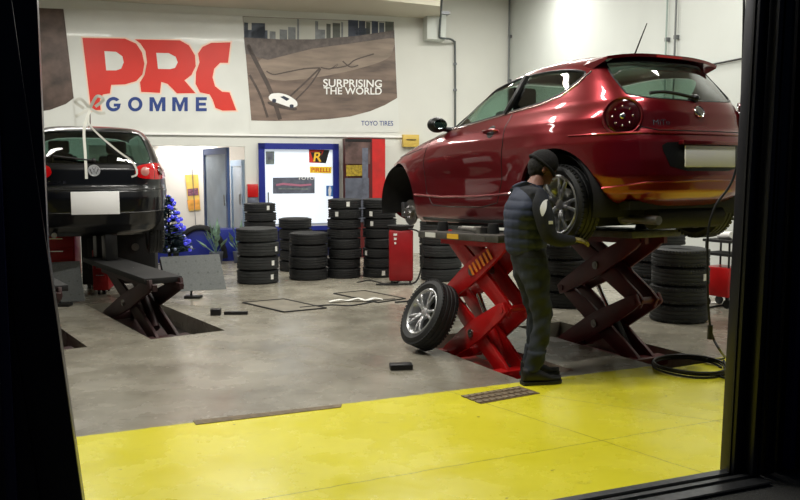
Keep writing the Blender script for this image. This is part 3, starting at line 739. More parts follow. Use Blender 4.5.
def sticker_on(t, R, W, ang, mat=M_label, tw=.05, th=.07):
    mb = MB(); a = ang - t.rotation_euler.z
    L = Matrix.Rotation(a, 4, 'Z') @ Matrix.Translation((R+.0015, 0, 0))
    mb.box((0, 0, 0), (.004, tw, th), L); o = mb.build('paper_label', mat, t); return o
ORD = {1: 'lowest', 2: 'second from the floor', 3: 'third from the floor', 4: 'fourth from the floor', 5: 'fifth from the floor', 6: 'sixth from the floor', 7: 'seventh from the floor', 8: 'eighth from the floor', 9: 'ninth from the floor'}
def stack(px, depth, n, R, W, where, group, mat, labels={}, jit=.014, top=True):
    c = atd(px, 250, depth); rn = random.Random(int(px*7))
    for k in range(n):
        t = tyre(R*(1 + rn.uniform(-.02, .015)) if False else R, W, mat)
        t.location = (c.x + rn.uniform(-jit, jit), c.y + rn.uniform(-jit, jit), W*(k+.5) + .001*k)
        t.rotation_euler = (0, 0, rn.uniform(0, 6.28))
        pos = 'topmost' if k == n-1 else ORD[k+1]
        lb = 'black tyre, %s in the %s' % (pos, where)
        if k in labels: lb = 'white-labelled black tyre, %s in the %s' % (pos, where)
        tag(t, lb, 'tyre', group)
        if k in labels:
            v = atan2(-c.y, -c.x) + labels[k]
            sticker_on(t, R, W, v)
stack(258, 11.35, 4, .293, .196, 'wide stack nearest the blue counter', 'tyres in the stack nearest the blue counter', M_rubber2, {0: .75, 1: .8, 2: 1.0})
stack(260.5, 13.4, 7, .262, .150, 'narrow stack behind the wide one', 'tyres in the narrow rear stack', M_rubber, {6: .55})
stack(308.5, 11.75, 4, .283, .172, 'four-high stack before the glowing door', 'tyres in the stack before the glowing door', M_rubber, {})
stack(296, 12.75, 5, .262, .168, 'stack half hidden left of the glowing door', 'tyres in the half hidden stack', M_rubber, {})
stack(344.5, 11.95, 8, .25, .146, 'eight-high stack by the display cabinet', 'tyres in the eight-high stack', M_rubber, {7: .2, 6: -.5})
stack(380, 12.05, 8, .25, .146, 'stack next to the red metal unit', 'tyres in the stack beside the red drum', M_rubber, {6: -.5, 5: -.5, 2: -.9, 0: .25})
stack(441, 11.7, 6, .310, .172, 'stack behind the arms of the nearer lift', 'tyres in the stack behind the nearer lift', M_rubber2, {})
stack(566, 9.4, 4, .31, .186, 'stack just right of the mechanic', 'tyres in the stack behind the mechanic', M_rubber2, {})
stack(657, 9.25, 5, .30, .182, 'taller rear stack at the side wall', 'tyres in the rear stack at the side wall', M_rubber2, {})
stack(681, 8.45, 4, .295, .193, 'large four-high stack near the hanging hose', 'tyres in the large stack near the hose', M_rubber2, {2: .95})

# ------------------------------------------------------------------ wheels
def rim_parts(t, R, ri, W, spokes, M, mat=M_rim, disc=False):
    """face towards local +Z of M"""
    mb = MB(); h = W/2
    mb.lathe([(ri+.012, h*.84), (ri+.004, h*.88), (ri-.008, h*.80), (ri-.02, h*.45), (ri-.03, -h*.6), (ri+.01, -h*.8), (ri+.004, -h*.8), (ri-.036, -h*.6), (ri-.028, h*.4), (ri-.016, h*.74)], 56, M, closed=True)
    o = mb.build('rim_barrel', mat, t)
    for k in range(spokes):
        a = 2*pi*k/spokes
        mb = MB()
        for da in (-.20, .20):
            a2 = a + da; p0 = Vector((cos(a)*.045 + cos(a+da*3)*.0, sin(a)*.045, h*.52)); p1 = Vector((cos(a2)*(ri-.012), sin(a2)*(ri-.012), h*.74))
            pm_ = p0.lerp(p1, .5) + Vector((0, 0, .008))
            mb.bar(M @ p0, M @ pm_, .024, .022, up=M.to_3x3() @ Vector((0, 0, 1))); mb.bar(M @ pm_, M @ p1, .022, .02, up=M.to_3x3() @ Vector((0, 0, 1)))
        p0 = Vector((cos(a)*.05, sin(a)*.05, h*.50)); p1 = Vector((cos(a)*ri*.55, sin(a)*ri*.55, h*.62)); mb.bar(M @ p0, M @ p1, .045, .02, up=M.to_3x3() @ Vector((0, 0, 1)))
        mb.build('spoke', mat, t, bevel=.003)
    mb = MB(); mb.lathe([(.0001, h*.60), (.028, h*.60), (.06, h*.54), (.062, h*.3), (.0001, h*.3)], 28, M); mb.build('hub_cap', mat, t)
    mb = MB()
    for k in range(5):
        a = 2*pi*(k+.5)/5; mb.tube([M @ Vector((cos(a)*.05, sin(a)*.05, h*.35)), M @ Vector((cos(a)*.05, sin(a)*.05, h*.60))], .008, 6)
    mb.build('wheel_bolts', M_steel, t)
    if disc:
        mb = MB(); mb.lathe([(.0001, -.0), (.125, -.0), (.125, -.022), (.0001, -.022)], 40, M); mb.build('brake_disc', M_steel, t)
# leaning wheel taken off the car
wc_ = fl(421, 351)
def wheel_thing(nm, lab, cat, loc, M, R=.31, W=.20, spokes=5, group=None):
    t = thing(nm, lab, cat, loc, group=group)
    tyre_mesh(R, W, R*.66, M_rubber, 60, M).build('tyre', M_rubber, t)
    rim_parts(t, R, R*.66, W, spokes, M)
    mb = MB(); mb.lathe([(.0001, -W*.30), (R*.60, -W*.30), (R*.60, -W*.33), (.0001, -W*.33)], 40, M); mb.build('inner_face', M_dark, t)
    return t
fx = Vector((-.90, -.44, 0)).normalized(); tilt = radians(27)
zax = fx*cos(tilt) + Vector((0, 0, 1))*sin(tilt)
xax = Vector((0, 0, 1)).cross(zax).normalized(); yax = zax.cross(xax)
Mw = Matrix((xax, yax, zax)).transposed().to_4x4(); Mw.translation = Vector((0, 0, .31*cos(tilt) + .10*sin(tilt)*.86))
wheel_thing('car_wheel', 'silver spoked car wheel leaning against the red arms of the nearer lift', 'wheel', (wc_.x + .07, wc_.y + .05, 0), Mw)

# ------------------------------------------------------------------ car bodies
def car_surface(sp, NT=200):
    zs = sp['z']; out = []
    fi = lambda k, z: float(np.interp(z, [a for a, _ in sp[k]], [b for _, b in sp[k]]))
    for z in zs:
        xr, xf, w_ = fi('rear', z), fi('front', z), fi('width', z); nr, nf = fi('nr', z), fi('nf', z)
        xc = xr + (xf-xr)*sp.get('mid', .45)
        t = np.linspace(0, 2*pi, 3000, endpoint=False); c, s = np.cos(t), np.sin(t)
        n = np.where(c < 0, nr, nf); a = np.where(c < 0, xc-xr, xf-xc)
        X = xc + a*np.sign(c)*np.abs(c)**(2/n); Y = w_*np.sign(s)*np.abs(s)**(2/n)
        d = np.sqrt(np.diff(np.append(X, X[0]))**2 + np.diff(np.append(Y, Y[0]))**2); L = np.append(0, np.cumsum(d)); q = np.linspace(0, L[-1], NT, endpoint=False)
        X2 = np.interp(q, L, np.append(X, X[0])); Y2 = np.interp(q, L, np.append(Y, Y[0]))
        # tuck-in of the greenhouse to the rear, flares over the wheels, door hollow
        for xa, amp in ((0, sp['flare']), (sp['wb'], sp['flare'])):
            r = np.sqrt((X2-xa)**2 + (z-.30)**2); fl_ = amp*np.exp(-((r-.40)/.13)**2)
            Y2 = Y2 + np.sign(Y2)*fl_*(np.abs(Y2) > .55)
        if .35 < z < .95:
            dh = sp.get('hollow', .02)*np.exp(-((z-.52)/.13)**2)*np.exp(-((X2-sp['wb']/2)/.75)**4); Y2 = Y2 - np.sign(Y2)*dh*(np.abs(Y2) > .55)
        if 'post' in sp: X2, Y2 = sp['post'](X2, Y2, z)
        out.append(np.stack([X2, Y2, np.full(NT, z)], 1))
    V = np.concatenate(out); K = len(zs); F = []
    for i in range(K-1):
        for j in range(NT):
            j2 = (j+1) % NT; F.append((i*NT+j, i*NT+j2, (i+1)*NT+j2, (i+1)*NT+j))
    if 'zpost' in sp: V = sp['zpost'](V)
    V = [tuple(v) for v in V]; F.append(tuple((K-1)*NT+j for j in range(NT)))
    return V, F
def cut_body(V, F, cutters, thick=.03):
    me = bpy.data.meshes.new('body'); me.from_pydata(V, [], F); me.update()
    bm = bmesh.new(); bm.from_mesh(me); bmesh.ops.recalc_face_normals(bm, faces=bm.faces); bm.to_mesh(me); bm.free()
    bvh = BVHTree.FromPolygons([Vector(v) for v in V], F)
    o = bpy.data.objects.new('body', me); COL.objects.link(o)
    m = o.modifiers.new('s', 'SOLIDIFY'); m.thickness = thick; m.offset = -1
    cs = []
    for mb in cutters:
        c = mb.build('cut', M_black); cs.append(c)
        b = o.modifiers.new('b', 'BOOLEAN'); b.operation = 'DIFFERENCE'; b.solver = 'EXACT'; b.use_hole_tolerant = True; b.object = c
    me2 = evaluated(o, 'body')
    bpy.data.objects.remove(o)
    for c in cs: bpy.data.objects.remove(c)
    return me2, bvh
def hit(bvh, p, axis):
    if axis == 'L': o, d = Vector((p[0], 4, p[1])), Vector((0, -1, 0))
    elif axis == 'R': o, d = Vector((p[0], -4, p[1])), Vector((0, 1, 0))
    elif axis == 'B': o, d = Vector((-4, p[0], p[1])), Vector((1, 0, 0))
    elif axis == 'F': o, d = Vector((6, p[0], p[1])), Vector((-1, 0, 0))
    elif axis == 'T': o, d = Vector((p[0], p[1], 4)), Vector((0, 0, -1))
    h = bvh.ray_cast(o, d)
    if h[0] is None: h = bvh.find_nearest(o + d*(4 if axis in 'LR' else 3.4))
    n = h[1] if h[1].dot(d) < 0 else -h[1]
    return h[0], n
def dens(poly, step=.03):
    out = []
    for i in range(len(poly)):
        a, b = poly[i], poly[(i+1) % len(poly)]; L = math.dist(a, b); k = max(1, int(L/step))
        for j in range(k): out.append((a[0]+(b[0]-a[0])*j/k, a[1]+(b[1]-a[1])*j/k))
    return out
def patch(bvh, poly, axis, off, th, name, mat, parent, rings=7, it=2):
    p = dens(chaikin(poly, it) if it else poly); cx = sum(a[0] for a in p)/len(p); cy = sum(a[1] for a in p)/len(p); N = len(p)
    vs = []; fs = []
    def row(f, o_):
        for (a, b) in p:
            q, n = hit(bvh, (cx+(a-cx)*f, cy+(b-cy)*f), axis); vs.append(q + n*o_)
    row(1, off-th); row(1, off)
    for k in range(1, rings): row(1-k/rings, off)
    q, n = hit(bvh, (cx, cy), axis); vs.append(q + n*off)
    for r in range(rings):
        for i in range(N): j = (i+1) % N; fs.append((r*N+i, r*N+j, (r+1)*N+j, (r+1)*N+i))
    c = len(vs)-1
    for i in range(N): fs.append((rings*N+i, rings*N+(i+1) % N, c))
    mb = MB(); mb._add(vs, fs); return mb.build(name, mat, parent, sharp=50)
def seam(bvh, pts, axis, r, name, mat, parent, closed=False, off=0.0, it=0):
    P = chaikin(pts, it) if it else pts
    out = []
    P2 = dens(P, .03) if closed else [q for i in range(len(P)-1) for q in dens([P[i], P[i+1]], .03)[:max(1, int(math.dist(P[i], P[i+1])/.03))]] + [P[-1]]
    for a in P2:
        q, n = hit(bvh, a, axis); out.append(q + n*off)
    mb = MB(); mb.tube(out, r, 6, closed); return mb.build(name, mat, parent)
def disc_on(bvh, p, axis, prof, name, mat, parent, n=36):
    q, nn = hit(bvh, p, axis); M = nn.to_track_quat('Z', 'Y').to_matrix().to_4x4(); M.translation = q
    mb = MB(); mb.lathe(prof, n, M); return mb.build(name, mat, parent), M
def poly_cutter(poly, axis, d0, d1, it=2):
    mb = MB(); p = chaikin(poly, it) if it else poly
    if axis == 'Y': M = Matrix(((1, 0, 0, 0), (0, 0, 1, 0), (0, 1, 0, 0), (0, 0, 0, 1)))       # (x,z) through y
    else: M = Matrix(((0, 0, 1, 0), (1, 0, 0, 0), (0, 1, 0, 0), (0, 0, 0, 1)))                 # (y,z) through x
    mb.prism(p, d0, d1, M); return mb
def arch_cutter(xa, r, s, z=.31):
    mb = MB(); M = Matrix(((1, 0, 0, xa), (0, 0, s, 0), (0, 1, 0, z), (0, 0, 0, 1)))
    mb.lathe([(.0001, .42), (r, .42), (r, 1.3), (.0001, 1.3)], 56, M); 
    bmesh.ops.remove_doubles(mb.bm, verts=mb.bm.verts, dist=1e-3); return mb
def zlist(z0, z1, n1, z2, n2):
    a = np.linspace(z0, z1, n1, endpoint=False); t = np.linspace(0, pi/2, n2); return list(a) + list(z1 + (z2-z1)*np.sin(t))

# ---- maroon hatchback
mito = dict(wb=2.511, flare=.022, hollow=.018,
    rear=[(.135, -.50), (.22, -.60), (.30, -.66), (.48, -.70), (.62, -.695), (.74, -.68), (.80, -.655), (.84, -.625), (.95, -.61), (1.03, -.575), (1.10, -.52), (1.2, -.43), (1.3, -.335), (1.36, -.28), (1.39, -.22), (1.42, -.08), (1.44, .1), (1.452, .45)],
    front=[(.135, 3.1), (.22, 3.22), (.32, 3.31), (.5, 3.36), (.62, 3.32), (.72, 3.17), (.80, 2.97), (.88, 2.65), (.94, 2.34), (.985, 2.08), (1.02, 1.97), (1.1, 1.80), (1.2, 1.57), (1.3, 1.30), (1.36, 1.09), (1.40, .92), (1.43, .72), (1.452, .45)],
    width=[(.135, .72), (.19, .79), (.30, .825), (.5, .850), (.62, .858), (.74, .862), (.84, .850), (.92, .825), (.97, .790), (1.03, .745), (1.1, .715), (1.2, .672), (1.3, .622), (1.36, .582), (1.39, .548), (1.42, .47), (1.44, .34), (1.452, .02)],
    nr=[(.17, 3.5), (.6, 3.8), (.9, 3.6), (1.1, 4.2), (1.3, 4.4), (1.42, 3), (1.452, 2.2)], nf=[(.17, 3.2), (.6, 3.0), (.95, 3.4), (1.1, 3.6), (1.3, 4), (1.42, 2.8), (1.452, 2.2)])
mito['z'] = zlist(.1357, 1.38, 78, 1.452, 16)
def mpost(X, Y, z):
    # bumper shelf bulge and tail narrowing of the cabin
    if z > .9:
        k = min(1, (z-.9)/.15); Y = Y*(1 - .07*k*np.clip((.7-X)/1.2, 0, 1)) * (1 - .03*k*np.clip((X-1.2)/1.0, 0, 1))
    return X, Y
mito['post'] = mpost
def mz(V):
    k = np.clip((-.12 - V[:, 0])/.20, 0, 1); k = k*k*(3-2*k); z = V[:, 2]; V[:, 2] = z + k*.15*np.clip(1 - (z-.135)/.40, 0, 1); return V
mito['zpost'] = mz
V, F = car_surface(mito)
side_win = [(1.78, 1.0), (1.60, 1.135), (1.35, 1.24), (1.05, 1.312), (.70, 1.345), (.35, 1.345), (.06, 1.315), (-.10, 1.275), (-.02, 1.20), (.10, 1.135), (.30, 1.09), (.8, 1.045), (1.3, 1.005)]
rear_win = [(-.52, 1.075), (-.525, 1.10), (-.525, 1.22), (-.50, 1.33), (-.44, 1.35), (.44, 1.35), (.50, 1.33), (.525, 1.22), (.525, 1.10), (.52, 1.075), (.4, 1.045), (0, 1.035), (-.4, 1.045)]
wind = [(-.62, 1.061), (-.50, 1.357), (.50, 1.357), (.62, 1.061)]
cuts = [poly_cutter(side_win, 'Y', -2, 2), poly_cutter(rear_win, 'X', -1.2, .1), poly_cutter(wind, 'X', .9, 2.4)]
AR = .36
for xa in (0, 2.511):
    for s in (-1, 1): cuts.append(arch_cutter(xa, .385, s, .335))
me, bv = cut_body(V, F, cuts)
TM = -.034
car = thing('hatchback', 'glossy maroon three-door hatchback raised on the red scissor lift', 'car', (0, 0, 0))
link('body', me, M_maroon, car, 32)
patch(bv, [(1.78, 1.0), (1.60, 1.135), (1.35, 1.24), (1.05, 1.312), (.78, 1.343), (.66, 1.05), (.8, 1.045), (1.3, 1.005)], 'L', -.012, .004, 'front_side_window', M_gl_side, car, it=1)
patch(bv, [(.62, 1.345), (.35, 1.345), (.06, 1.315), (-.10, 1.275), (-.02, 1.20), (.10, 1.135), (.30, 1.09), (.60, 1.06)], 'L', -.012, .004, 'rear_side_window', M_gl_dark, car, it=1)
patch(bv, side_win, 'R', -.012, .004, 'right_side_window', M_gl_side, car)
patch(bv, rear_win, 'B', -.010, .004, 'rear_window', M_gl_dark, car)
patch(bv, wind, 'F', -.012, .004, 'windscreen', M_gl_side, car)
mb = MB(); q = [hit(bv, (x, z), 'L')[0] for x, z in ((.72, 1.04), (.655, 1.20), (.64, 1.345))]; mb.tube(catmull(q, 4), .026, 8); mb.build('door_pillar', M_black, car)
seam(bv, [(1.80, .985), (1.3, .99), (.8, 1.03), (.30, 1.075), (.08, 1.12), (-.05, 1.20), (-.125, 1.28)], 'L', .0075, 'chrome_window_strip', pm('satin_strip', C8(190, 170, 165), .25, metal=.9), car)
seam(bv, side_win, 'L', .009, 'window_seal', M_black, car, closed=True, it=2, off=-.004)
seam(bv, rear_win, 'B', .008, 'rear_window_seal', M_black, car, closed=True, it=2, off=-.004)
door = [(.62, 1.03), (.60, .8), (.64, .5), (.72, .32), (.95, .285), (1.5, .285), (1.78, .30), (1.88, .42), (1.90, .7), (1.86, .90), (1.80, .975)]
seam(bv, door, 'L', .0045, 'door_gap', M_black, car, closed=False, off=-.001)
seam(bv, [(1.98, .84), (2.3, .80), (2.75, .78), (3.0, .72)], 'L', .004, 'bonnet_gap', M_black, car)
# sill and side crease
seam(bv, [(.42, .40), (1.0, .375), (1.6, .375), (2.1, .40)], 'L', .012, 'side_crease', M_maroon, car, off=-.002)
seam(bv, [(.46, .17), (1.0, .16), (1.6, .16), (2.05, .17)], 'L', .028, 'sill_trim', M_black, car, off=-.012)
# tailgate gap, bumper gap, bumper steps
tg = [(-.57, 1.0), (-.60, .90), (-.50, .84), (-.40, .815), (.40, .815), (.50, .84), (.60, .90), (.57, 1.0)]
seam(bv, tg, 'B', .005, 'tailgate_gap', M_black, car, off=-.001)
seam(bv, [(-.80, .80), (-.62, .80), (-.3, .792), (.3, .792), (.62, .80), (.80, .80)], 'B', .0075, 'bumper_ledge', M_maroon, car, off=.004)
seam(bv, [(-.70, .42), (-.5, .455), (0, .465), (.5, .455), (.70, .42)], 'B', .009, 'bumper_crease', M_maroon, car, off=.0)
patch(bv, [(-.34, .53), (-.42, .70), (-.36, .735), (.36, .735), (.42, .70), (.34, .53)], 'B', .003, .01, 'plate_recess', M_black, car, it=1)
pl_, nn_ = hit(bv, (0, .625), 'B')
mb = MB(); mb.box((pl_.x - .018, .0, .632), (.012, .50, .15)); mb.build('number_plate', M_plate, car, bevel=.004)
mb = MB(); mb.box((pl_.x - .01, 0, .728), (.05, .56, .03)); mb.build('plate_lamp_bar', M_maroon, car, bevel=.006)
for s in (-1, 1):
    pp = (s*.600, .915)
    disc_on(bv, pp, 'B', [(.0001, .03), (.05, .032), (.09, .026), (.115, .014), (.122, 0), (.122, -.02), (.0001, -.02)], 'tail_light', M_taild, car)
    o, Mx = disc_on(bv, pp, 'B', [(.118, -.01), (.122, .014), (.130, .020), (.140, .012), (.143, -.01)], 'tail_light_ring', M_maroon, car)
    mb = MB()
    for k in range(8):
        a = 2*pi*k/8; mb.sphere((.068*cos(a), .068*sin(a), .026), .008, n=8, M=Mx)
    mb.sphere((0, 0, .03), .02, (1, 1, .4), 10, M=Mx); mb.build('light_studs', M_chrome, car)
disc_on(bv, (0, .955), 'B', [(.0001, .012), (.03, .012), (.036, .008), (.042, .012), (.047, .004), (.047, -.01), (.0001, -.01)], 'round_badge', M_chrome, car)
disc_on(bv, (0, .955), 'B', [(.0001, .014), (.028, .014), (.028, .0), (.0001, .0)], 'badge_centre', M_steel, car)
def badge_text(bvh, body, c, wd, ht, mat, parent, off=.003):
    Vt, Ft = text_raw(body, .0); mb = MB()
    P = []
    for v in Vt:
        y = c[0] - (v[0]-.5)*wd; z = c[1] + (v[1]-.5)*ht; q, n = hit(bvh, (y, z), 'B'); P.append(q + n*off)
    mb._add(P, Ft); return mb.build('badge_lettering', mat, parent)
badge_text(bv, 'MiTo', (.36, .872), .13, .035, M_chrome, car)
# wiper, spoiler, antenna, washer
mb = MB(); q, n = hit(bv, (0, 1.05), 'B'); mb.sphere(q + n*.01, .035, (1, 1, .8), 12)
pts = [hit(bv, (y, z), 'B')[0] + Vector((-.025, 0, .0)) for y, z in ((0, 1.05), (.12, 1.075), (.28, 1.09), (.40, 1.08))]; mb.tube(catmull(pts, 4), [.012]*13, 6); mb.build('rear_wiper', M_black, car)
sp_ = MB(); vs = []
for i in range(21):
    y = -.56 + 1.12*i/20; z = 1.400 - .035*abs(y/.56)**3; x = -.33 + .05*abs(y/.56)**2.5
    r0, _ = hit(bv, (x+.26, y), 'T')
    vs += [(x+.26, y, r0.z+.004), (x, y, z), (x+.005, y, z-.022), (x+.16, y, min(z-.03, r0.z-.035))]
fs = []
for i in range(20):
    for k in range(4): fs.append((i*4+k, i*4+(k+1) % 4, i*4+4+(k+1) % 4, i*4+4+k))
sp_._add(vs, fs + [(3, 2, 1, 0), (80, 81, 82, 83)]); sp_.build('roof_spoiler', M_maroon, car, sharp=50)
mb = MB(); mb.box((-.325, 0, 1.386), (.012, .26, .016)); mb.build('brake_light', M_tail, car)
q, n = hit(bv, (-.02, .06), 'T')
mb = MB(); mb.sphere(q, .03, (1.6, .7, .5), 12); mb.tube([q, q + Vector((-.14, 0, .235))], [.007, .004], 6); mb.build('antenna', M_black, car)
# handle, filler flap, mirrors
q, n = hit(bv, (.80, .905), 'L')
mb = MB(); mb.tube(catmull([q + Vector((.09, -.005, 0)), q + Vector((.06, .03, .005)), q + Vector((-.06, .03, .008)), q + Vector((-.09, -.005, 0))], 4), .013, 8); mb.build('door_handle', M_maroon, car)
disc_on(bv, (.80, .90), 'L', [(.0001, .002), (.05, .002), (.06, -.01), (.0001, -.01)], 'handle_cup', M_black, car)
for s, ax in ((1, 'L'), (-1, 'R')):
    q, n = hit(bv, (1.66, 1.0), ax)
    mb = MB(); mb.tube([q + Vector((0, -.03*s, -.01)), q + Vector((.02, .09*s, -.0))], [.03, .022], 8); mb.build('mirror_arm', M_black, car)
    mb = MB(); mb.sphere(q + Vector((.02, .15*s, .035)), .1, (.62, 1.0, .72), 20); mb.build('mirror_housing', M_black, car)
    mb = MB(); M = Matrix.Translation(q + Vector((-.046, .15*s, .035))) @ Matrix.Rotation(pi/2, 4, 'Y'); mb.lathe([(.0001, .0), (.055, 0), (.055, .012), (.0001, .012)], 24, M @ Matrix.Diagonal((.8, 1.25, 1, 1))); mb.build('mirror_glass', pm('mirror_glass', C8(190, 205, 210), .03, metal=1), car)
# front lights (far end), underbody, wheel wells, interior
for s, ax in ((1, 'L'), (-1, 'R')): patch(bv, [(2.85, .70), (3.05, .66), (3.12, .60), (3.0, .56), (2.85, .60)], ax, .004, .01, 'head_light', M_tailc, car, it=1)
def underbody(car, wb, xr, xf, zz=.20, w=.74):
    mb = MB(); mb.box(((wb)/2, 0, zz+.02), (wb-.80, w*1.9, .15)); mb.box(((xr-.26)/2 - .0, 0, zz+.13), (abs(xr+.46), w*1.5, .06)); mb.box(((xf+wb+.36)/2, 0, zz+.08), (xf-wb-.40, w*1.7, .08)); mb.box((wb/2, 0, .30), (wb+.7, .86, .16)); mb.build('underbody', M_dark, car)
    for xa in (0, wb):
        for s in (-1, 1):
            mb = MB()
            M = Matrix(((1, 0, 0, xa), (0, 0, s, 0), (0, 1, 0, .31), (0, 0, 0, 1)))
            prof = [(AR+.012, .79), (AR+.012, .44), (.0001, .44), (.0001, .43), (AR+.03, .43), (AR+.03, .79)]
            vs0 = []
            n = 40
            for k in range(n+1):
                a = -.25 + (pi+.5)*k/n
                for (r, zz_) in prof: vs0.append((r*cos(a), r*sin(a), zz_))
            fs0 = []
            P_ = len(prof)
            for k in range(n):
                for i in range(P_-1): fs0.append((k*P_+i, (k+1)*P_+i, (k+1)*P_+i+1, k*P_+i+1))
            mb._add(vs0, fs0, M); mb.build('wheel_well_liner', M_dark, car)
underbody(car, 2.511, -.6, 3.2, zz=.165)
def interior(car, xs=1.15, zb=.52, tz=1.0):
    for s in (-1, 1):
        mb = MB(); mb.box((xs+.22, s*.36, zb), (.5, .48, .16)); mb.build('seat_cushion', M_seat, car, bevel=.04)
        mb = MB(); mb.box((xs-.10, s*.36, zb+.30), (.13, .46, .58), Matrix.Translation((0, 0, 0))); mb.build('seat_back', M_seat, car, bevel=.045)
        mb = MB(); mb.box((xs-.15, s*.36, zb+.70), (.09, .26, .17)); mb.tube([(xs-.14, s*.36-.06, zb+.55), (xs-.14, s*.36-.06, zb+.65)], .008, 6); mb.tube([(xs-.14, s*.36+.06, zb+.55), (xs-.14, s*.36+.06, zb+.65)], .008, 6); mb.build('head_rest', M_seat, car, bevel=.03)
    mb = MB(); mb.box((xs-.85, 0, zb+.22), (.14, 1.15, .52)); mb.build('rear_bench', M_seat, car, bevel=.04)
    for s in (-1, 1):
        mb = MB(); mb.box((xs-.90, s*.33, zb+.53), (.09, .26, .14)); mb.build('head_rest', M_seat, car, bevel=.03)
    mb = MB(); mb.box((xs+.85, 0, zb+.28), (.35, 1.2, .25)); mb.build('dashboard', M_seat, car, bevel=.04)
    mb = MB(); c = Vector((xs+.62, .36, zb+.34)); mb.tube([c + Vector((.06*sin(a)*.8, .18*cos(a), .17*sin(a))) for a in [2*pi*k/28 for k in range(28)]], .014, 8, True); mb.build('steering_wheel', M_black, car)
    mb = MB(); mb.box((-.18, 0, .80), (.6, 1.1, .03)); mb.build('parcel_shelf', M_seat, car)
interior(car)
# exhaust, axle, rear wheels, front brake
mb = MB(); mb.tube([(-.30, .42, .20), (-.64, .42, .19)], .032, 14); mb.tube([(-.2, .1, .22), (-.30, .42, .20)], .05, 12); mb.build('exhaust_pipe', M_steel, car)
mb = MB(); mb.tube([(-.40, -.45, .20), (-.40, -.43, .20), (-.40, .25, .20), (-.40, .27, .20)], [.05, .085, .085, .05], 18); mb.build('muffler', M_dark, car)
mb = MB(); mb.tube([(0, -.62, .26), (0, .62, .26)], .045, 10); mb.bar((.0, .55, .24), (.55, .5, .32), .08, .06); mb.bar((.0, -.55, .24), (.55, -.5, .32), .08, .06); mb.tube([(-.05, .5, .26), (-.02, .5, .55)], .04, 10); mb.tube([(-.05, -.5, .26), (-.02, -.5, .55)], .04, 10); mb.build('rear_axle', M_dark, car)
mb = MB(); mb.tube([(2.511, -.62, .24), (2.511, .62, .24)], .03, 10); mb.bar((2.511, .6, .22), (2.45, .2, .28), .07, .04); mb.tube([(2.50, .55, .26), (2.47, .50, .66)], [.03, .05], 10); mb.build('front_axle', M_dark, car)
def car_wheel_on(car, xa, s, z, R=.300, W=.19, spokes=5, rim=True, mat=M_rim):
    sub = bpy.data.objects.new('wheel', None); COL.objects.link(sub); sub.parent = car; sub.location = (xa, s*.715, z)
    M = Matrix(((1, 0, 0, 0), (0, 0, s, 0), (0, 1, 0, 0), (0, 0, 0, 1)))
    if s == 1: M = Matrix(((-1, 0, 0, 0), (0, 0, 1, 0), (0, 1, 0, 0), (0, 0, 0, 1)))
    else: M = Matrix(((1, 0, 0, 0), (0, 0, -1, 0), (0, 1, 0, 0), (0, 0, 0, 1)))
    tyre_mesh(R, W, R*.70, M_rubber, 50, M).build('tyre', M_rubber, sub)
    rim_parts(sub, R, R*.70, W, spokes, M, mat, disc=True)
    return sub
car_wheel_on(car, 0, 1, .305); car_wheel_on(car, 0, -1, .305); car_wheel_on(car, 2.511, -1, .26)
def brake(car, xa, s, z, y=.66):
    sub = bpy.data.objects.new('brake', None); COL.objects.link(sub); sub.parent = car; sub.location = (xa, s*y, z)
    M = Matrix(((-s, 0, 0, 0), (0, 0, s, 0), (0, 1, 0, 0), (0, 0, 0, 1)))
    mb = MB(); mb.lathe([(.0001, .05), (.03, .05), (.035, .03), (.07, .03), (.075, .0), (.13, .0), (.13, -.022), (.0001, -.022)], 44, M); mb.build('brake_disc', M_steel, sub)
    mb = MB(); mb.box((.11, -.005*s, .03), (.07, .07, .15)); mb.build('caliper', M_alu, sub, bevel=.012)
    mb = MB()
    for k in range(4):
        a = 2*pi*k/4; mb.tube([M @ Vector((.05*cos(a), .05*sin(a), .02)), M @ Vector((.05*cos(a), .05*sin(a), .055))], .007, 6)
    mb.build('wheel_studs', M_chrome, sub)
brake(car, 2.511, 1, .22)
car.scale = (1.02, 1.02, 1.02); car.location = (1.907, 6.426, 1.012); car.rotation_euler = Euler((0, -TM, HD), 'XYZ')
# rotate about Y: nose down
car.rotation_euler = (Matrix.Rotation(HD, 3, 'Z') @ Matrix.Rotation(-TM, 3, 'Y')).to_euler()

# ---- black hatchback
golf = dict(wb=2.578, flare=.018, hollow=.01,
    rear=[(.17, -.48), (.22, -.60), (.30, -.68), (.45, -.72), (.62, -.725), (.70, -.71), (.76, -.675), (.95, -.66), (1.02, -.63), (1.1, -.585), (1.2, -.52), (1.32, -.43), (1.40, -.36), (1.44, -.28), (1.465, -.12), (1.48, .1), (1.487, .5)],
    front=[(.17, 3.2), (.3, 3.42), (.5, 3.47), (.65, 3.42), (.75, 3.25), (.85, 2.9), (.92, 2.5), (.98, 2.2), (1.02, 2.1), (1.1, 1.92), (1.2, 1.68), (1.3, 1.42), (1.38, 1.18), (1.43, .98), (1.465, .78), (1.487, .5)],
    width=[(.17, .74), (.22, .81), (.32, .85), (.5, .872), (.7, .880), (.85, .872), (.93, .855), (.98, .825), (1.03, .80), (1.1, .775), (1.2, .735), (1.32, .68), (1.40, .63), (1.44, .56), (1.465, .46), (1.48, .3), (1.487, .02)],
    nr=[(.17, 4), (.6, 4.6), (.9, 4.8), (1.1, 5), (1.3, 5), (1.44, 3.2), (1.487, 2.2)], nf=[(.17, 3.2), (.6, 3.0), (.95, 3.4), (1.1, 3.8), (1.3, 4), (1.44, 3), (1.487, 2.2)])
golf['z'] = zlist(.17, 1.41, 70, 1.487, 14)
V, F = car_surface(golf, 180)
gw = [(-.655, 1.04), (-.62, 1.2), (-.56, 1.36), (-.46, 1.40), (.46, 1.40), (.56, 1.36), (.62, 1.2), (.655, 1.04), (.5, 1.01), (-.5, 1.01)]
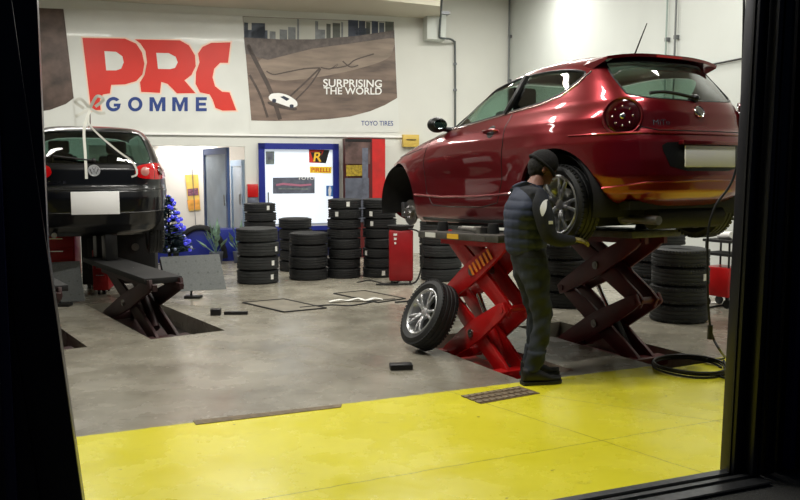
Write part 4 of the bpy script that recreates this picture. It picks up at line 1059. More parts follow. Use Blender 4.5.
gs = [(1.85, 1.02), (1.55, 1.2), (1.2, 1.34), (.8, 1.40), (.2, 1.38), (-.05, 1.33), (-.02, 1.15), (.15, 1.06), (1.0, 1.03)]
gwd = [(-.64, 1.08), (-.54, 1.38), (.54, 1.38), (.64, 1.08)]
cuts = [poly_cutter(gs, 'Y', -2, 2), poly_cutter(gw, 'X', -1.2, .1), poly_cutter(gwd, 'X', .9, 2.4)]
for xa in (0, 2.578):
    for s in (-1, 1): cuts.append(arch_cutter(xa, AR, s))
me, bg = cut_body(V, F, cuts)
gc = thing('hatchback', 'black hatchback seen from behind on the dark low lift, white ribbon on its roof', 'car')
link('body', me, M_golf, gc, 32)
patch(bg, gw, 'B', -.010, .004, 'rear_window', M_gl_golf, gc); patch(bg, gs, 'L', -.012, .004, 'side_window', M_gl_side, gc); patch(bg, gs, 'R', -.012, .004, 'side_window', M_gl_side, gc); patch(bg, gwd, 'F', -.012, .004, 'windscreen', M_gl_side, gc)
seam(bg, gw, 'B', .008, 'rear_window_seal', M_black, gc, closed=True, it=2, off=-.004)
seam(bg, [(-.63, 1.0), (-.60, .80), (-.50, .735), (.50, .735), (.60, .80), (.63, 1.0)], 'B', .005, 'tailgate_gap', M_black, gc)
seam(bg, [(-.82, .72), (-.5, .712), (.5, .712), (.82, .72)], 'B', .006, 'bumper_ledge', M_golf, gc, off=.004)
seam(bg, [(-.8, .46), (-.5, .45), (.5, .45), (.8, .46)], 'B', .007, 'bumper_crease', M_black, gc)
for s in (-1, 1):
    patch(bg, [(s*.44, .905), (s*.47, .99), (s*.68, 1.03), (s*.80, 1.02), (s*.845, .93), (s*.84, .85), (s*.72, .83), (s*.50, .845)], 'B', .008, .02, 'tail_light', M_tail, gc, it=2)
    disc_on(bg, (s*.56, .925), 'B', [(.0001, .020), (.04, .018), (.052, .010), (.0001, .006)], 'round_lens', M_tailc, gc)
    disc_on(bg, (s*.745, .935), 'B', [(.0001, .022), (.045, .020), (.058, .010), (.0001, .006)], 'round_lens', M_taild, gc)
    seam(bg, [(s*.675, 1.02), (s*.67, .84)], 'B', .004, 'lens_split', M_black, gc, off=.006)
disc_on(bg, (0, .935), 'B', [(.0001, .010), (.052, .010), (.056, .016), (.064, .016), (.068, .004), (.0001, 0)], 'round_badge', M_pal, gc)
def strokes_on(bvh, c, R, lines, r, mat, parent):
    mb = MB()
    for ln in lines:
        P = [hit(bvh, (c[0] - x*R, c[1] + y*R), 'B') for x, y in ln]; mb.tube([q + n*.014 for q, n in P], r, 6)
    return mb.build('badge_letters', mat, parent)
strokes_on(bg, (0, .935), .05, [[(-.5, .85), (0, .05), (.5, .85)], [(-.9, .3), (-.45, -.75), (0, .0), (.45, -.75), (.9, .3)]], .0045, M_black, gc)
badge_text(bg, 'GOLF', (.40, .80), .20, .035, M_chrome, gc)
mb = MB(); mb.box((hit(bg, (0, .60), 'B')[0].x - .012, 0, .565), (.012, .52, .26)); mb.build('number_plate', M_plate, gc, bevel=.004)
mb = MB(); q = hit(bg, (0, 1.05), 'B')[0]; mb.tube([q + Vector((-.03, 0, 0)), hit(bg, (.42, 1.10), 'B')[0] + Vector((-.025, 0, 0))], .011, 6); mb.sphere(q + Vector((-.015, 0, 0)), .03, n=10); mb.build('rear_wiper', M_black, gc)
mb = MB(); q, n = hit(bg, (-.02, 0), 'T'); mb.sphere(q, .03, (1.6, .7, .5), 12); mb.tube([q, q + Vector((-.12, 0, .20))], [.007, .004], 6); mb.build('antenna', M_dred, gc)
underbody(gc, 2.578, -.6, 3.3, w=.76); interior(gc, 1.25, .55)
mb = MB(); mb.tube([(-.3, .45, .2), (-.66, .45, .2)], .03, 12); mb.build('exhaust_pipe', M_steel, gc)
mb = MB(); mb.tube([(0, -.62, .22), (0, .62, .22)], .05, 10); mb.tube([(2.578, -.62, .22), (2.578, .62, .22)], .04, 10); mb.build('axle', M_dark, gc)
for xa in (0, 2.578):
    for s in (-1, 1): car_wheel_on(gc, xa, s, .21, R=.31, mat=M_alu)
gfw = Vector((cos(HG), sin(HG), 0))
gp = Vector((-3.50, 9.2, 0)) + gfw*.70
gc.location = (gp.x, gp.y, .65); gc.rotation_euler = (0, 0, HG)
# ribbon on the roof antenna of the black car
def gl(x, y, z): return gc.matrix_basis @ Vector((x, y, z))
gM = Matrix.Translation(gc.location) @ Matrix.Rotation(HG, 4, 'Z')
def gl(x, y, z): return gM @ Vector((x, y, z))
def band(pts, wd, th=.003, up=None):
    mb = MB(); P = catmull(pts, 6); n = len(P); vs = []; fs = []
    for i, p in enumerate(P):
        d = (P[min(i+1, n-1)] - P[max(i-1, 0)]).normalized(); s = d.cross(up or gfw).normalized()*wd/2; t_ = s.cross(d).normalized()*th
        vs += [p+s, p-s, p-s+t_, p+s+t_]
    for i in range(n-1):
        for k in range(4): fs.append((i*4+k, i*4+(k+1) % 4, i*4+4+(k+1) % 4, i*4+4+k))
    fs += [(3, 2, 1, 0), tuple((n-1)*4+k for k in range(4))]
    mb._add(vs, fs); return mb
ant = gl(-.14, 0, 1.68)
rb = thing('ribbon', 'white ribbon bow on the black car antenna with two long tails over the rear glass', 'ribbon', ant)
M_rib = pm('white_ribbon', C8(205, 205, 196), .45)
loc_ = lambda p: Vector(p) - ant
for pts in (((-.14, 0, 1.68), (-.2, .10, 1.78), (-.2, .16, 1.74), (-.16, .07, 1.68)), ((-.14, 0, 1.68), (-.2, -.08, 1.82), (-.2, -.15, 1.78), (-.16, -.06, 1.70)), ((-.14, 0, 1.68), (-.2, .12, 1.60), (-.2, .17, 1.57)), ((-.14, 0, 1.68), (-.18, -.10, 1.62), (-.18, -.17, 1.63))):
    band([loc_(gl(*p)) for p in pts], .035).build('loop', M_rib, rb)
def over(y, z, d=.03):
    q, n = hit(bg, (y, z), 'B'); q = q + n*d; return tuple(q)
band([loc_(gl(-.16, .0, 1.66)), loc_(gl(-.36, .06, 1.50)), loc_(gl(*over(.085, 1.36))), loc_(gl(*over(.085, 1.1))), loc_(gl(*over(.085, .84)))], .03).build('tail', M_rib, rb)
band([loc_(gl(-.16, .0, 1.66)), loc_(gl(-.36, .03, 1.50)), loc_(gl(*over(-.08, 1.33))), loc_(gl(*over(-.27, 1.15))), loc_(gl(*over(-.42, 1.02, .04))), loc_(gl(*over(-.46, .90, .045))), loc_(gl(*over(-.40, .86, .04)))], .022).build('tail', M_rib, rb)

# ------------------------------------------------------------------ scissor lifts
def lift(c, hd, levels, half, plat, mats, lab, nm='scissor_lift', tiltp=0.0, platW=.56, hazard=False, platoff=0.0, plabs=False, ay=1.0, flaps=(-1, 1)):
    """levels: z of pivots from the well up; arms cross between consecutive levels"""
    armM, platM = mats; t = thing(nm, lab, 'car lift', (c.x, c.y, 0), hd)
    mb = MB(); mb.box((0, 0, -.175), (half*2+.35, .5, .03)); mb.box((-half, 0, levels[0]), (.12, .46, .08)); mb.box((half, 0, levels[0]), (.12, .46, .08)); mb.build('base_frame', armM, t, bevel=.006)
    n = len(levels)-1
    for i in range(n):
        z0, z1 = levels[i], levels[i+1]
        for (dx, ys, w_) in ((-1, .13*ay, .17), (1, .085*ay, .15)):
            for s in (-1, 1):
                y = s*ys; mb = MB(); a = Vector((-half*dx, y, z0)); b = Vector((half*dx, y, z1)); d = (b-a).normalized(); nrm_ = Vector((-d.z, 0, d.x)); L = (b-a).length
                # plate arm, wide and chamfered at the middle like a bent steel plate
                up = 1 if nrm_.z > 0 else -1
                prof = [(-.05, -.045), (.05, -.065), (L*.40, -w_*.55), (L*.60, -w_*.55), (L-.05, -.065), (L+.05, -.045), (L+.05, .045), (L-.05, .065), (L*.6, w_*.55), (L*.4, w_*.55), (.05, .065), (-.05, .045)]
                M = Matrix.Translation(a) @ Matrix((d, nrm_, Vector((0, -1, 0)) if True else None)).transposed().to_4x4()
                mb.prism(prof, -.016, .016, M)
                o = mb.build('arm', armM, t, bevel=.004)
                if hazard and i == n-1 and dx == -1 and s == 1:
                    mb = MB()
                    for k in range(6):
                        q0 = L*.50 + k*.062 
                        mb.prism([(q0, -.05), (q0+.03, -.05), (q0+.055, .05), (q0+.025, .05)], -.0, .004, Matrix.Translation((0, .035+.0, 0)) @ M)
                    o2 = mb.build('hazard_stripes', [M_orange], t)
        zc = (z0+z1)/2; mb = MB(); mb.tube([(0, -.16*ay, zc), (0, .16*ay, zc)], .035, 14); mb.tube([(0, -.165*ay, zc), (0, .165*ay, zc)], .018, 10); mb.build('cross_pin', M_steel, t)
    for z in levels[1:-1]:
        for x in (-half, half):
            mb = MB(); mb.tube([(x, -.155*ay, z), (x, .155*ay, z)], .03, 12); mb.build('pivot_pin', armM, t)
    mb = MB(); a = Vector((-half*.6, 0, levels[0]+.06)); b = Vector((half*.25, 0, levels[1]+.05)); mb.tube([a, a.lerp(b, .6)], .045, 14); mb.build('ram_cylinder', M_dark if armM is M_dred else armM, t)
    mb = MB(); mb.tube([a.lerp(b, .55), b], .022, 12); mb.build('ram_rod', M_chrome, t)
    zt = levels[-1]
    R = Matrix.Translation((platoff, 0, zt)) @ Matrix.Rotation(-tiltp, 4, 'Y')
    mb = MB(); mb.box((0, 0, .035), (plat, platW, .06), R); o = mb.build('platform', platM, t, bevel=.008)
    mb = MB()
    for s in (-1, 1): mb.box((-platoff, s*.11*ay, -.02), (half*2+.2, .04, .06), R)
    mb.build('platform_rail', armM, t)
    for s in flaps:
        mb = MB(); M2 = R @ Matrix.Translation((s*(plat/2+.13), 0, .01)) @ Matrix.Rotation(s*radians(12), 4, 'Y'); mb.box((0, 0, 0), (.28, platW-.02, .022), M2); mb.build('end_flap', platM, t, bevel=.004)
    if plabs:
        for (x, w_, m, nm2) in ((.57, .11, M_steel, 'grey_sticker'), (.41, .18, M_label, 'white_sticker'), (.03, .18, M_yel, 'yellow_sticker'), (-.36, .2, M_steel, 'grey_sticker')):
            mb = MB(); mb.box((x, platW/2 + .002, .035), (w_, .004, .042), R); mb.build(nm2, m, t)
    return t
LV = (-.08, .46, .99)
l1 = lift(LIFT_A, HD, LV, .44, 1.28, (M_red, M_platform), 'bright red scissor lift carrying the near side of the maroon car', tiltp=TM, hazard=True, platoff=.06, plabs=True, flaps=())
l2 = lift(LIFT_B, HD, LV, .48, 1.30, (M_dred, M_platform), 'red scissor lift, shade put into its colour, under the far side of the maroon car', tiltp=TM, platoff=.06, flaps=())
M_vdred = pm('grimy_dark_red', C8(44, 13, 13), .6, noise=.4, nscale=7)
LV2 = (-.10, .46)
l3 = lift(LIFT_C, HGL, LV2, .84, 2.45, (M_vdred, M_dark), 'dark low scissor lift with splayed arms below the right side of the black car', platoff=.42, platW=.38, flaps=(), ay=1.2)
l4 = lift(LIFT_D, HGL, LV2, .84, 2.45, (M_vdred, M_dark), 'dark low scissor lift under the left side of the black car, beside the door frame', platoff=.42, platW=.44, flaps=())
# rubber pads between lift and car
def padz(): pass
def pad(lab, c, z0, z1, g):
    mb = MB(); mb.lathe([(.0001, 0), (.05, 0), (.052, .01), (.042, (z1-z0)), (.0001, (z1-z0))], 24); o = mb.build('rubber_pad', M_rubber); o.location = (c.x, c.y, z0); tag(o, lab, 'pad', g)
fM = Vector((cos(HD), sin(HD), 0)); rM = Vector((fM.y, -fM.x, 0))
def car_pt(x, y, z): return Matrix.Translation(car.location) @ car.rotation_euler.to_matrix().to_4x4() @ Matrix.Scale(1.02, 4) @ Vector((x, y, z))
for (L_, x_, lab) in ((l1, -.34, 'black rubber pad on the near lift platform, close to the mechanic'), (l1, .46, 'black rubber pad on the far end of the near lift platform'), (l2, -.34, 'black rubber pad on the shaded lift platform, below the tail'), (l2, .46, 'black rubber pad on the far end of the shaded lift platform')):
    q = L_.matrix_basis if False else Matrix.Translation(L_.location) @ Matrix.Rotation(HD, 4, 'Z'); p = q @ Vector((x_ + .06, .12 if L_ is l1 else -.12, 0)); z0 = LV[-1] + .066 + TM*x_*1.0
    inv = (Matrix.Translation(car.location) @ car.rotation_euler.to_matrix().to_4x4() @ Matrix.Scale(1.02, 4)).inverted(); lx = (inv @ Vector((p.x, p.y, 1.2))).x
    pad(lab, p, z0, car_pt(lx, 0, .155).z, 'rubber pads on the lift platforms')
q = Matrix.Translation(l1.location) @ Matrix.Rotation(HD, 4, 'Z') @ Vector((.0, .17, LV[-1] + .066))
mb = MB(); mb.tube([(-.16, 0, .03), (.10, 0, .03)], .018, 10); mb.tube([(.10, 0, .03), (.2, 0, .035)], .035, 10); mb.box((.2, 0, .03), (.06, .09, .06)); o = mb.build('air_wrench', M_steel); o.location = q; o.rotation_euler = (0, 0, HD + pi); tag(o, 'grey metal tool lying on the near lift platform under the sill', 'tool')

for (L_, x_, lab) in ((LIFT_C, 1.12, 'tall black block holding up the right side of the black car'), (LIFT_C, 1.52, 'farther tall black block under the right side of the black car'), (LIFT_D, 1.12, 'tall black block holding up the left side of the black car'), (LIFT_D, 1.52, 'farther tall black block under the left side of the black car')):
    p = L_ + gf*x_
    mb = MB(); mb.box((0, 0, 0), (.16, .14, .65+.205 - .53)); o = mb.build('lifting_block', M_black, bevel=.008); o.location = (p.x, p.y, (.65+.205+.53)/2); o.rotation_euler = (0, 0, HGL); tag(o, lab, 'block', 'blocks between black car and lift')
# ------------------------------------------------------------------ small things around
# red drum-like unit beside the tyres
b0 = atd(401, 278, 11.3); t = thing('oil_drainer', 'tall red metal unit with a hose standing left of the nearer lift', 'drainer', (b0.x, b0.y, 0))
mb = MB(); mb.box((0, 0, .40), (.34, .32, .72)); mb.build('body', pm('deep_red_unit', C8(150, 16, 24), .4, noise=.12, nscale=6), t, bevel=.03)
mb = MB(); mb.lathe([(.0001, .76), (.16, .76), (.19, .82), (.17, .82), (.14, .785), (.0001, .785)], 28); mb.build('drip_tray', M_dark, t)
for k, z in enumerate((.70, .64, .58)): mb = MB(); mb.box((-.08, -.163, z), (.05-.012*k, .006, .03)); mb.build('white_mark', M_label, t)
for x, y in ((-.13, -.12), (.13, -.12), (-.13, .12), (.13, .12)):
    mb = MB(); mb.tube([(x-.012, y, .025), (x+.012, y, .025)], .025, 14); mb.build('castor', M_black, t)
mb = MB(); mb.tube(catmull([(.1, -.16, .78), (.26, -.2, .72), (.3, -.2, .4), (.22, -.22, .06), (.0, -.28, .018), (-.35, -.3, .018)], 8), .012, 8); mb.build('hose', M_dark, t)
# trolley at the right edge
q = atd(723, 300, 9.3); t = thing('tool_trolley', 'small red trolley with pale tools on top beside the side wall', 'trolley', (q.x, q.y, 0), radians(-60))
mb = MB(); mb.box((0, 0, .30), (.36, .30, .34)); mb.build('drawer_box', M_red, t, bevel=.01)
for x in (-.16, .16):
    for y in (-.13, .13): mb = MB(); mb.tube([(x, y, .45), (x, y, .76)], .012, 8); mb.build('upright', M_dark, t)
mb = MB(); mb.box((0, 0, .62), (.38, .32, .03)); mb.box((0, 0, .775), (.38, .32, .03)); mb.build('shelf', M_dark, t)
mb = MB(); mb.tube([(-.1, .02, .83), (.12, -.04, .85)], .04, 12); mb.box((.0, .06, .82), (.16, .1, .06)); mb.build('pale_tool_case', M_white, t)
for x in (-.14, .14):
    for y in (-.11, .11):
        mb = MB(); mb.tube([(x, y-.012, .05), (x, y+.012, .05)], .05, 16); mb.box((x, y, .11), (.03, .03, .04)); mb.build('castor', M_black, t)
o = MB(); q = fl(720, 303); o.box((0, 0, .004), (.30, .10, .006), Matrix.Rotation(.2, 4, 'Z')); o = o.build('paper_sheet', M_label); o.location = (q.x-.1, q.y, 0); tag(o, 'white sheet of paper on the floor beside the red trolley', 'paper')

# alignment boards
def board(lab, quad, depth, foot, g='wheel alignment boards'):
    f0 = fl(*foot); t = thing('alignment_board', lab, 'board', f0, group=g)
    P = [atd(px, py, d_) - f0 for (px, py), d_ in zip(quad, depth)]
    n = (P[1]-P[0]).cross(P[3]-P[0]).normalized()
    if n.y > 0: n = -n
    mb = MB(); vs = P + [p - n*.02 for p in P]; mb._add(vs, [(0, 1, 2, 3), (7, 6, 5, 4), (0, 4, 5, 1), (1, 5, 6, 2), (2, 6, 7, 3), (3, 7, 4, 0)]); mb.build('panel', pm('grey_dotted_board', C8(130, 134, 134), .55, noise=.12, nscale=60), t)
    c = sum(P, Vector())/4
    mb = MB(); e = Vector((0, 0, .03)); mb.tube([c - n*.012, Vector((0, 0, .03))], .014, 8); mb.build('stand_post', M_black, t)
    mb = MB(); mb.box((.03, 0, .018), (.20, .14, .034)); mb.build('stand_foot', M_black, t, bevel=.006)
    mb = MB(); L = (P[1]-P[0]).length
    o_ = None
    for k in range(6):
        for j in range(3):
            p = P[0].lerp(P[1], (k+.5)/6).lerp(P[3].lerp(P[2], (k+.5)/6), (j+.5)/3); mb.tube([p + n*.001, p + n*.003], .012, 10)
    mb.build('grey_dots', pm('board_dots', C8(114, 118, 118), .5), t)
board('grey rectangular alignment board on a small black foot, right of the dark lift', [(160, 257), (219, 254), (226.5, 289), (167.5, 292)], (9.85, 9.95, 9.85, 9.75), (191, 298))
board('grey alignment board beside the door frame, below the red cabinet', [(30, 263), (79, 261), (84.5, 301), (34, 303)], (9.75, 9.75, 9.6, 9.6), (60, 306))
M_redc = pm('cabinet_red', C8(160, 18, 22), .4)
for (px, dep, w_, h_, lab) in ((56, 11.6, .62, .92, 'red tool cabinet behind the left alignment board'), (103, 10.35, .19, .58, 'narrow red cabinet seen between the wheels of the black car')):
    q = atd(px, 260, dep); t = thing('tool_cabinet', lab, 'cabinet', (q.x, q.y, 0), radians(10), group='red tool cabinets')
    mb = MB(); mb.box((0, 0, h_/2+.03), (w_, .4, h_-.06)); mb.build('body', M_redc, t, bevel=.012)
    for k in range(4):
        z = .16 + k*(h_-.2)/4; mb = MB(); mb.box((0, -.207, z+.06), (w_-.06, .014, (h_-.2)/4-.02)); d_ = mb.build('drawer', M_redc, t, bevel=.004)
        mb = MB(); mb.box((0, -.222, z+.10), (w_*.5, .02, .015)); mb.build('handle', M_chrome, d_)
    for x in (-w_/2+.06, w_/2-.06):
        mb = MB(); mb.tube([(x-.012, -.14, .03), (x+.012, -.14, .03)], .03, 12); mb.tube([(x-.012, .14, .03), (x+.012, .14, .03)], .03, 12); mb.build('castor', M_black, t)

q = atd(122, 290, 10.95); t = thing('dark_filler_box', 'wide dark box added for the dark mass behind the low lift of the black car', 'filler box', (q.x, q.y, 0), radians(12))  # added dark box, stands in for shaded wheels and lift parts
mb = MB(); mb.box((0, 0, .40), (.95, .42, .68)); mb.build('body', M_dark, t, bevel=.015)
mb = MB(); mb.box((-.2, -.215, .48), (.38, .012, .4)); pn = mb.build('door', M_black, t, bevel=.004)
mb = MB(); mb.tube([(-.06, -.235, .42), (-.06, -.235, .54)], .01, 8); mb.build('handle', M_steel, pn)
mb = MB(); mb.tube([(.22, -.22, .56), (.22, -.235, .56)], .05, 20); mb.build('added_gauge', M_steel, t)
for x in (-.4, .4):
    for y in (-.15, .15): mb = MB(); mb.tube([(x, y, 0), (x, y, .07)], .025, 10); mb.build('foot', M_black, t)
# floor details
def floor_plate(nm, lab, cat, quad, mat, h=.008, struct_=False, z=0.0, rim=None):
    P = [fl(*p) for p in quad]; c = sum(P, Vector())/4
    t = thing(nm, lab, cat, c)
    mb = MB(); mb.prism([((p-c).x, (p-c).y) for p in P], .0, h); mb.build('cover', mat, t)
    if rim:
        for i in range(4):
            mb = MB(); a, b = P[i]-c, P[(i+1) % 4]-c; mb.bar(a + Vector((0, 0, h)), b + Vector((0, 0, h)), rim[0], rim[0]*.6); mb.build('edge_strip', rim[1], t)
    return t
M_hatch = pm('worn_floor_hatch', C8(128, 122, 108), .45, noise=.2, nscale=5)
floor_plate('floor_hatch', 'grey floor hatch with dark edges before the four-high tyre stack', 'hatch', [(243, 303), (284, 299.5), (326, 308.5), (284, 312.5)], M_hatch, .006, rim=(.022, M_dark))
floor_plate('floor_hatch', 'grey floor hatch with dark edges before the eight-high tyre stack', 'hatch', [(334, 294), (364, 291), (405, 299), (378, 303)], M_hatch, .006, rim=(.022, M_dark))
# drain grate with slots
P = [fl(461, 396), fl(519, 386.5), fl(540, 393.5), fl(481, 404)]; c = sum(P, Vector())/4; t = thing('drain_grate', 'brown slotted drain grate set in the yellow floor beside the mechanic', 'grate', c)
mb = MB(); mb.prism([((p-c).x, (p-c).y) for p in P], 0, .004); mb.build('frame', pm('rusty_brown', C8(104, 84, 62), .7, noise=.4, nscale=30), t)
mb = MB()
for k in range(9):
    for j in range(3):
        a = P[0].lerp(P[1], (k+.25)/9.2).lerp(P[3].lerp(P[2], (k+.25)/9.2), (j+.2)/3) - c; b = P[0].lerp(P[1], (k+.25)/9.2).lerp(P[3].lerp(P[2], (k+.25)/9.2), (j+.8)/3) - c
        mb.bar(a + Vector((0, 0, .006)), b + Vector((0, 0, .006)), .045, .006)
mb.build('slot_bars', pm('grate_pale', C8(132, 118, 96), .6, noise=.3, nscale=40), t)
# metal strip at the edge of the yellow paint
P = [fl(193, 421), fl(342, 404.5), fl(341, 407.5), fl(196, 425)]; c = sum(P, Vector())/4
mb = MB(); mb.prism([((p-c).x, (p-c).y) for p in P], 0, .004); o = mb.build('floor_strip', pm('brown_strip', C8(112, 96, 72), .7, noise=.4, nscale=20)); o.location = c; tag(o, 'narrow brown strip along the far edge of the yellow floor', 'strip')
# rubber blocks
def block(nm, lab, px, py, d, rz=0):
    q = fl(px, py); mb = MB(); mb.box((0, 0, d[2]/2), d); 
    o = mb.build(nm, M_black, bevel=.006); o.location = q; o.rotation_euler = (0, 0, rz); tag(o, lab, 'block', 'black blocks on the floor')
block('rubber_block', 'small black block alone on the grey floor before the leaning wheel', 401, 369, (.18, .10, .045), radians(8))
block('rubber_block', 'black block on the floor right of the dark lift well', 216, 315, (.11, .10, .07), radians(5))
block('metal_bar', 'flat black bar on the floor next to the black block', 236, 314.5, (.26, .05, .035), radians(2))
# crumpled paper
q = fl(356, 302); t = MB(); rn = random.Random(3)
pts = [(-.32, -.06, .012), (-.2, -.02, .03), (-.1, .02, .015), (.02, .05, .035), (.12, .03, .015), (.22, .10, .03), (.32, .12, .012)]
mb = band([Vector(p) for p in pts], .07, .004, Vector((0, 0, 1))); o = mb.build('crumpled_paper', M_label); o.location = q; tag(o, 'crumpled strip of white paper on the floor between the hatches', 'paper')
# cables on the floor
M_cable = pm('black_cable', C8(18, 18, 20), .5)
def cable(lab, pxs, r=.009, nm='floor_cable'):
    P = [fl(px, py) + Vector((0, 0, r)) for px, py in pxs]; c = P[0].copy(); c.z = 0
    mb = MB(); mb.tube(catmull([p - c for p in P], 8), r, 8); o = mb.build(nm, M_cable); o.location = c; tag(o, lab, 'cable', 'cables lying on the floor')
cable('thin black cable from the hatches towards the red unit', [(300, 308), (330, 305.5), (352, 306), (380, 301), (395, 299.5)], .008)
cable('black cable on the floor running behind the leaning wheel to the lift', [(395, 303), (425, 301), (448, 303), (470, 304)], .010)
cable('thin dark cable curling at the foot of the red unit', [(357, 283), (370, 281), (384, 284), (396, 283), (400, 280)], .008)
# hose coil and hanging hose at the right
c = fl(688, 369)
t = thing('air_hose', 'black hose coiled on the yellow floor and hanging down beside the door frame', 'hose', (c.x, c.y, 0))
mb = MB(); pts = []
for k in range(100):
    a = 2*pi*k/33; r = .27 + .012*sin(a*.37*3); pts.append(Vector((r*cos(a)*1.0 + .012*sin(k*.2), r*sin(a)*1.15 + .014*cos(k*.13), .010 + .018*(k//33) + .004*sin(a*2))))
mb.tube(pts, .0095, 8); mb.build('coil', M_cable, t)
top = atd(707, 175, 5.15); 
hp = [Vector((c.x+.27, c.y, .05)), atd(727, 372, c.y-.05), atd(722, 362, 5.0), atd(713, 345, 5.05), atd(709, 322, 5.1), atd(706, 290, 5.15), atd(706, 250, 5.15), atd(707, 214, 5.2)]
hp = [Vector((c.x+.20, c.y+.15, .04)), fl(724, 362) + Vector((0, 0, .03))] + [atd(px, py, 5.45) for px, py in ((721, 352), (714, 340), (710, 325), (708, 300), (707.5, 270), (707.5, 245), (709, 226), (716, 205), (727, 190), (734, 176), (739, 150), (742, 90), (744, 0), (744, -60))]
mb = MB(); mb.tube([p - Vector((c.x, c.y, 0)) for p in catmull(hp, 6)], .0085, 8); mb.build('hanging_length', M_cable, t)
q = atd(710, 332, 5.45) - Vector((c.x, c.y, 0)); mb = MB(); mb.tube([q + Vector((0, 0, .05)), q - Vector((0, 0, .05))], .018, 10); mb.build('coupling', M_black, t)
mb = MB(); q = fl(727, 378); pts = [q - Vector((c.x, c.y, 0)) + Vector((.05*cos(a), .06*sin(a), .012)) for a in [2*pi*k/20 for k in range(20)]]; mb.tube(pts, .009, 8, True); mb.build('loop', M_cable, t)
# cables of the pneumatic tool near the trolley
cable('dark cable on the floor before the red trolley', [(705, 309), (722, 306), (745, 303)], .010)
# ------------------------------------------------------------------ the mechanic
def skin(nodes, edges, root, sub=2):
    names = list(nodes); me = bpy.data.meshes.new('sk'); me.from_pydata([nodes[n][0] for n in names], [(names.index(a), names.index(b)) for a, b in edges], [])
    o = bpy.data.objects.new('sk', me); COL.objects.link(o)
    o.modifiers.new('skin', 'SKIN'); 
    if not me.skin_vertices: 
        bpy.context.view_layer.objects.active = o
    for i, n in enumerate(names):
        r = nodes[n][1]; r = r if isinstance(r, tuple) else (r, r); me.skin_vertices[0].data[i].radius = r; me.skin_vertices[0].data[i].use_root = (n == root)
    s = o.modifiers.new('sub', 'SUBSURF'); s.levels = sub; s.render_levels = sub
    m2 = evaluated(o, 'sk'); bpy.data.objects.remove(o); return m2
def join_meshes(ms):
    bm = bmesh.new()
    for m in ms: bm.from_mesh(m)
    bmesh.ops.holes_fill(bm, edges=[e for e in bm.edges if e.is_boundary], sides=0)
    bmesh.ops.recalc_face_normals(bm, faces=bm.faces)
    me = bpy.data.meshes.new('j'); bm.to_mesh(me); bm.free(); return me
def remesh(me, vox, smooth=3):
    o = bpy.data.objects.new('r', me); COL.objects.link(o)
    r = o.modifiers.new('r', 'REMESH'); r.mode = 'VOXEL'; r.voxel_size = vox
    s = o.modifiers.new('s', 'SMOOTH'); s.factor = .5; s.iterations = smooth
    m2 = evaluated(o, 'body'); bpy.data.objects.remove(o); return m2
def mesh_of(mb):
    bmesh.ops.recalc_face_normals(mb.bm, faces=mb.bm.faces); me = bpy.data.meshes.new('m'); mb.bm.to_mesh(me); mb.bm.free(); return me
FACE = radians(14)
pb = Vector((.998, 5.95, 0))
man = thing('person', 'person in navy quilted vest and dark trousers working at the car wheel', 'person', pb, FACE)
# local frame: x forward, y left, z up
N = {'pel': ((-.035, 0, .93), (.150, .125)), 'sp1': ((-.055, 0, 1.06), (.145, .115)), 'sp2': ((-.065, 0, 1.20), (.155, .12)), 'ch': ((-.06, 0, 1.33), (.165, .125)), 'nb': ((-.02, 0, 1.44), (.085, .07)), 'nk': ((.02, 0, 1.505), .058), 'hd': ((.045, 0, 1.56), .06),
     'shR': ((-.045, -.165, 1.395), .068), 'uaR': ((-.035, -.220, 1.29), .074), 'elR': ((.0, -.245, 1.10), .060), 'faR': ((.12, -.215, 1.075), .052), 'wrR': ((.225, -.17, 1.075), .034),
     'shL': ((-.045, .165, 1.395), .068), 'uaL': ((-.01, .215, 1.30), .060), 'elL': ((.06, .235, 1.13), .050), 'faL': ((.19, .18, 1.11), .045), 'wrL': ((.285, .13, 1.10), .033),
     'hiR': ((-.03, -.095, .86), .105), 'thR': ((-.01, -.10, .70), .090), 'knR': ((.035, -.10, .50), .070), 'caR': ((.01, -.10, .32), .066), 'anR': ((-.035, -.10, .12), .055), 'heR': ((-.06, -.10, .055), .05), 'toR': ((.10, -.115, .04), .035),
     'hiL': ((-.03, .095, .86), .105), 'thL': ((.02, .10, .70), .090), 'knL': ((.075, .105, .50), .070), 'caL': ((.07, .11, .32), .066), 'anL': ((.05, .11, .12), .055), 'heL': ((.035, .11, .055), .05), 'toL': ((.19, .12, .04), .035)}
E_ = [('pel', 'sp1'), ('sp1', 'sp2'), ('sp2', 'ch'), ('ch', 'nb'), ('nb', 'nk'), ('nk', 'hd')]
for S in 'RL': E_ += [('ch', 'sh'+S), ('sh'+S, 'ua'+S), ('ua'+S, 'el'+S), ('el'+S, 'fa'+S), ('fa'+S, 'wr'+S), ('pel', 'hi'+S), ('hi'+S, 'th'+S), ('th'+S, 'kn'+S), ('kn'+S, 'ca'+S), ('ca'+S, 'an'+S), ('an'+S, 'he'+S), ('he'+S, 'to'+S)]
parts = [skin(N, E_, 'pel')]
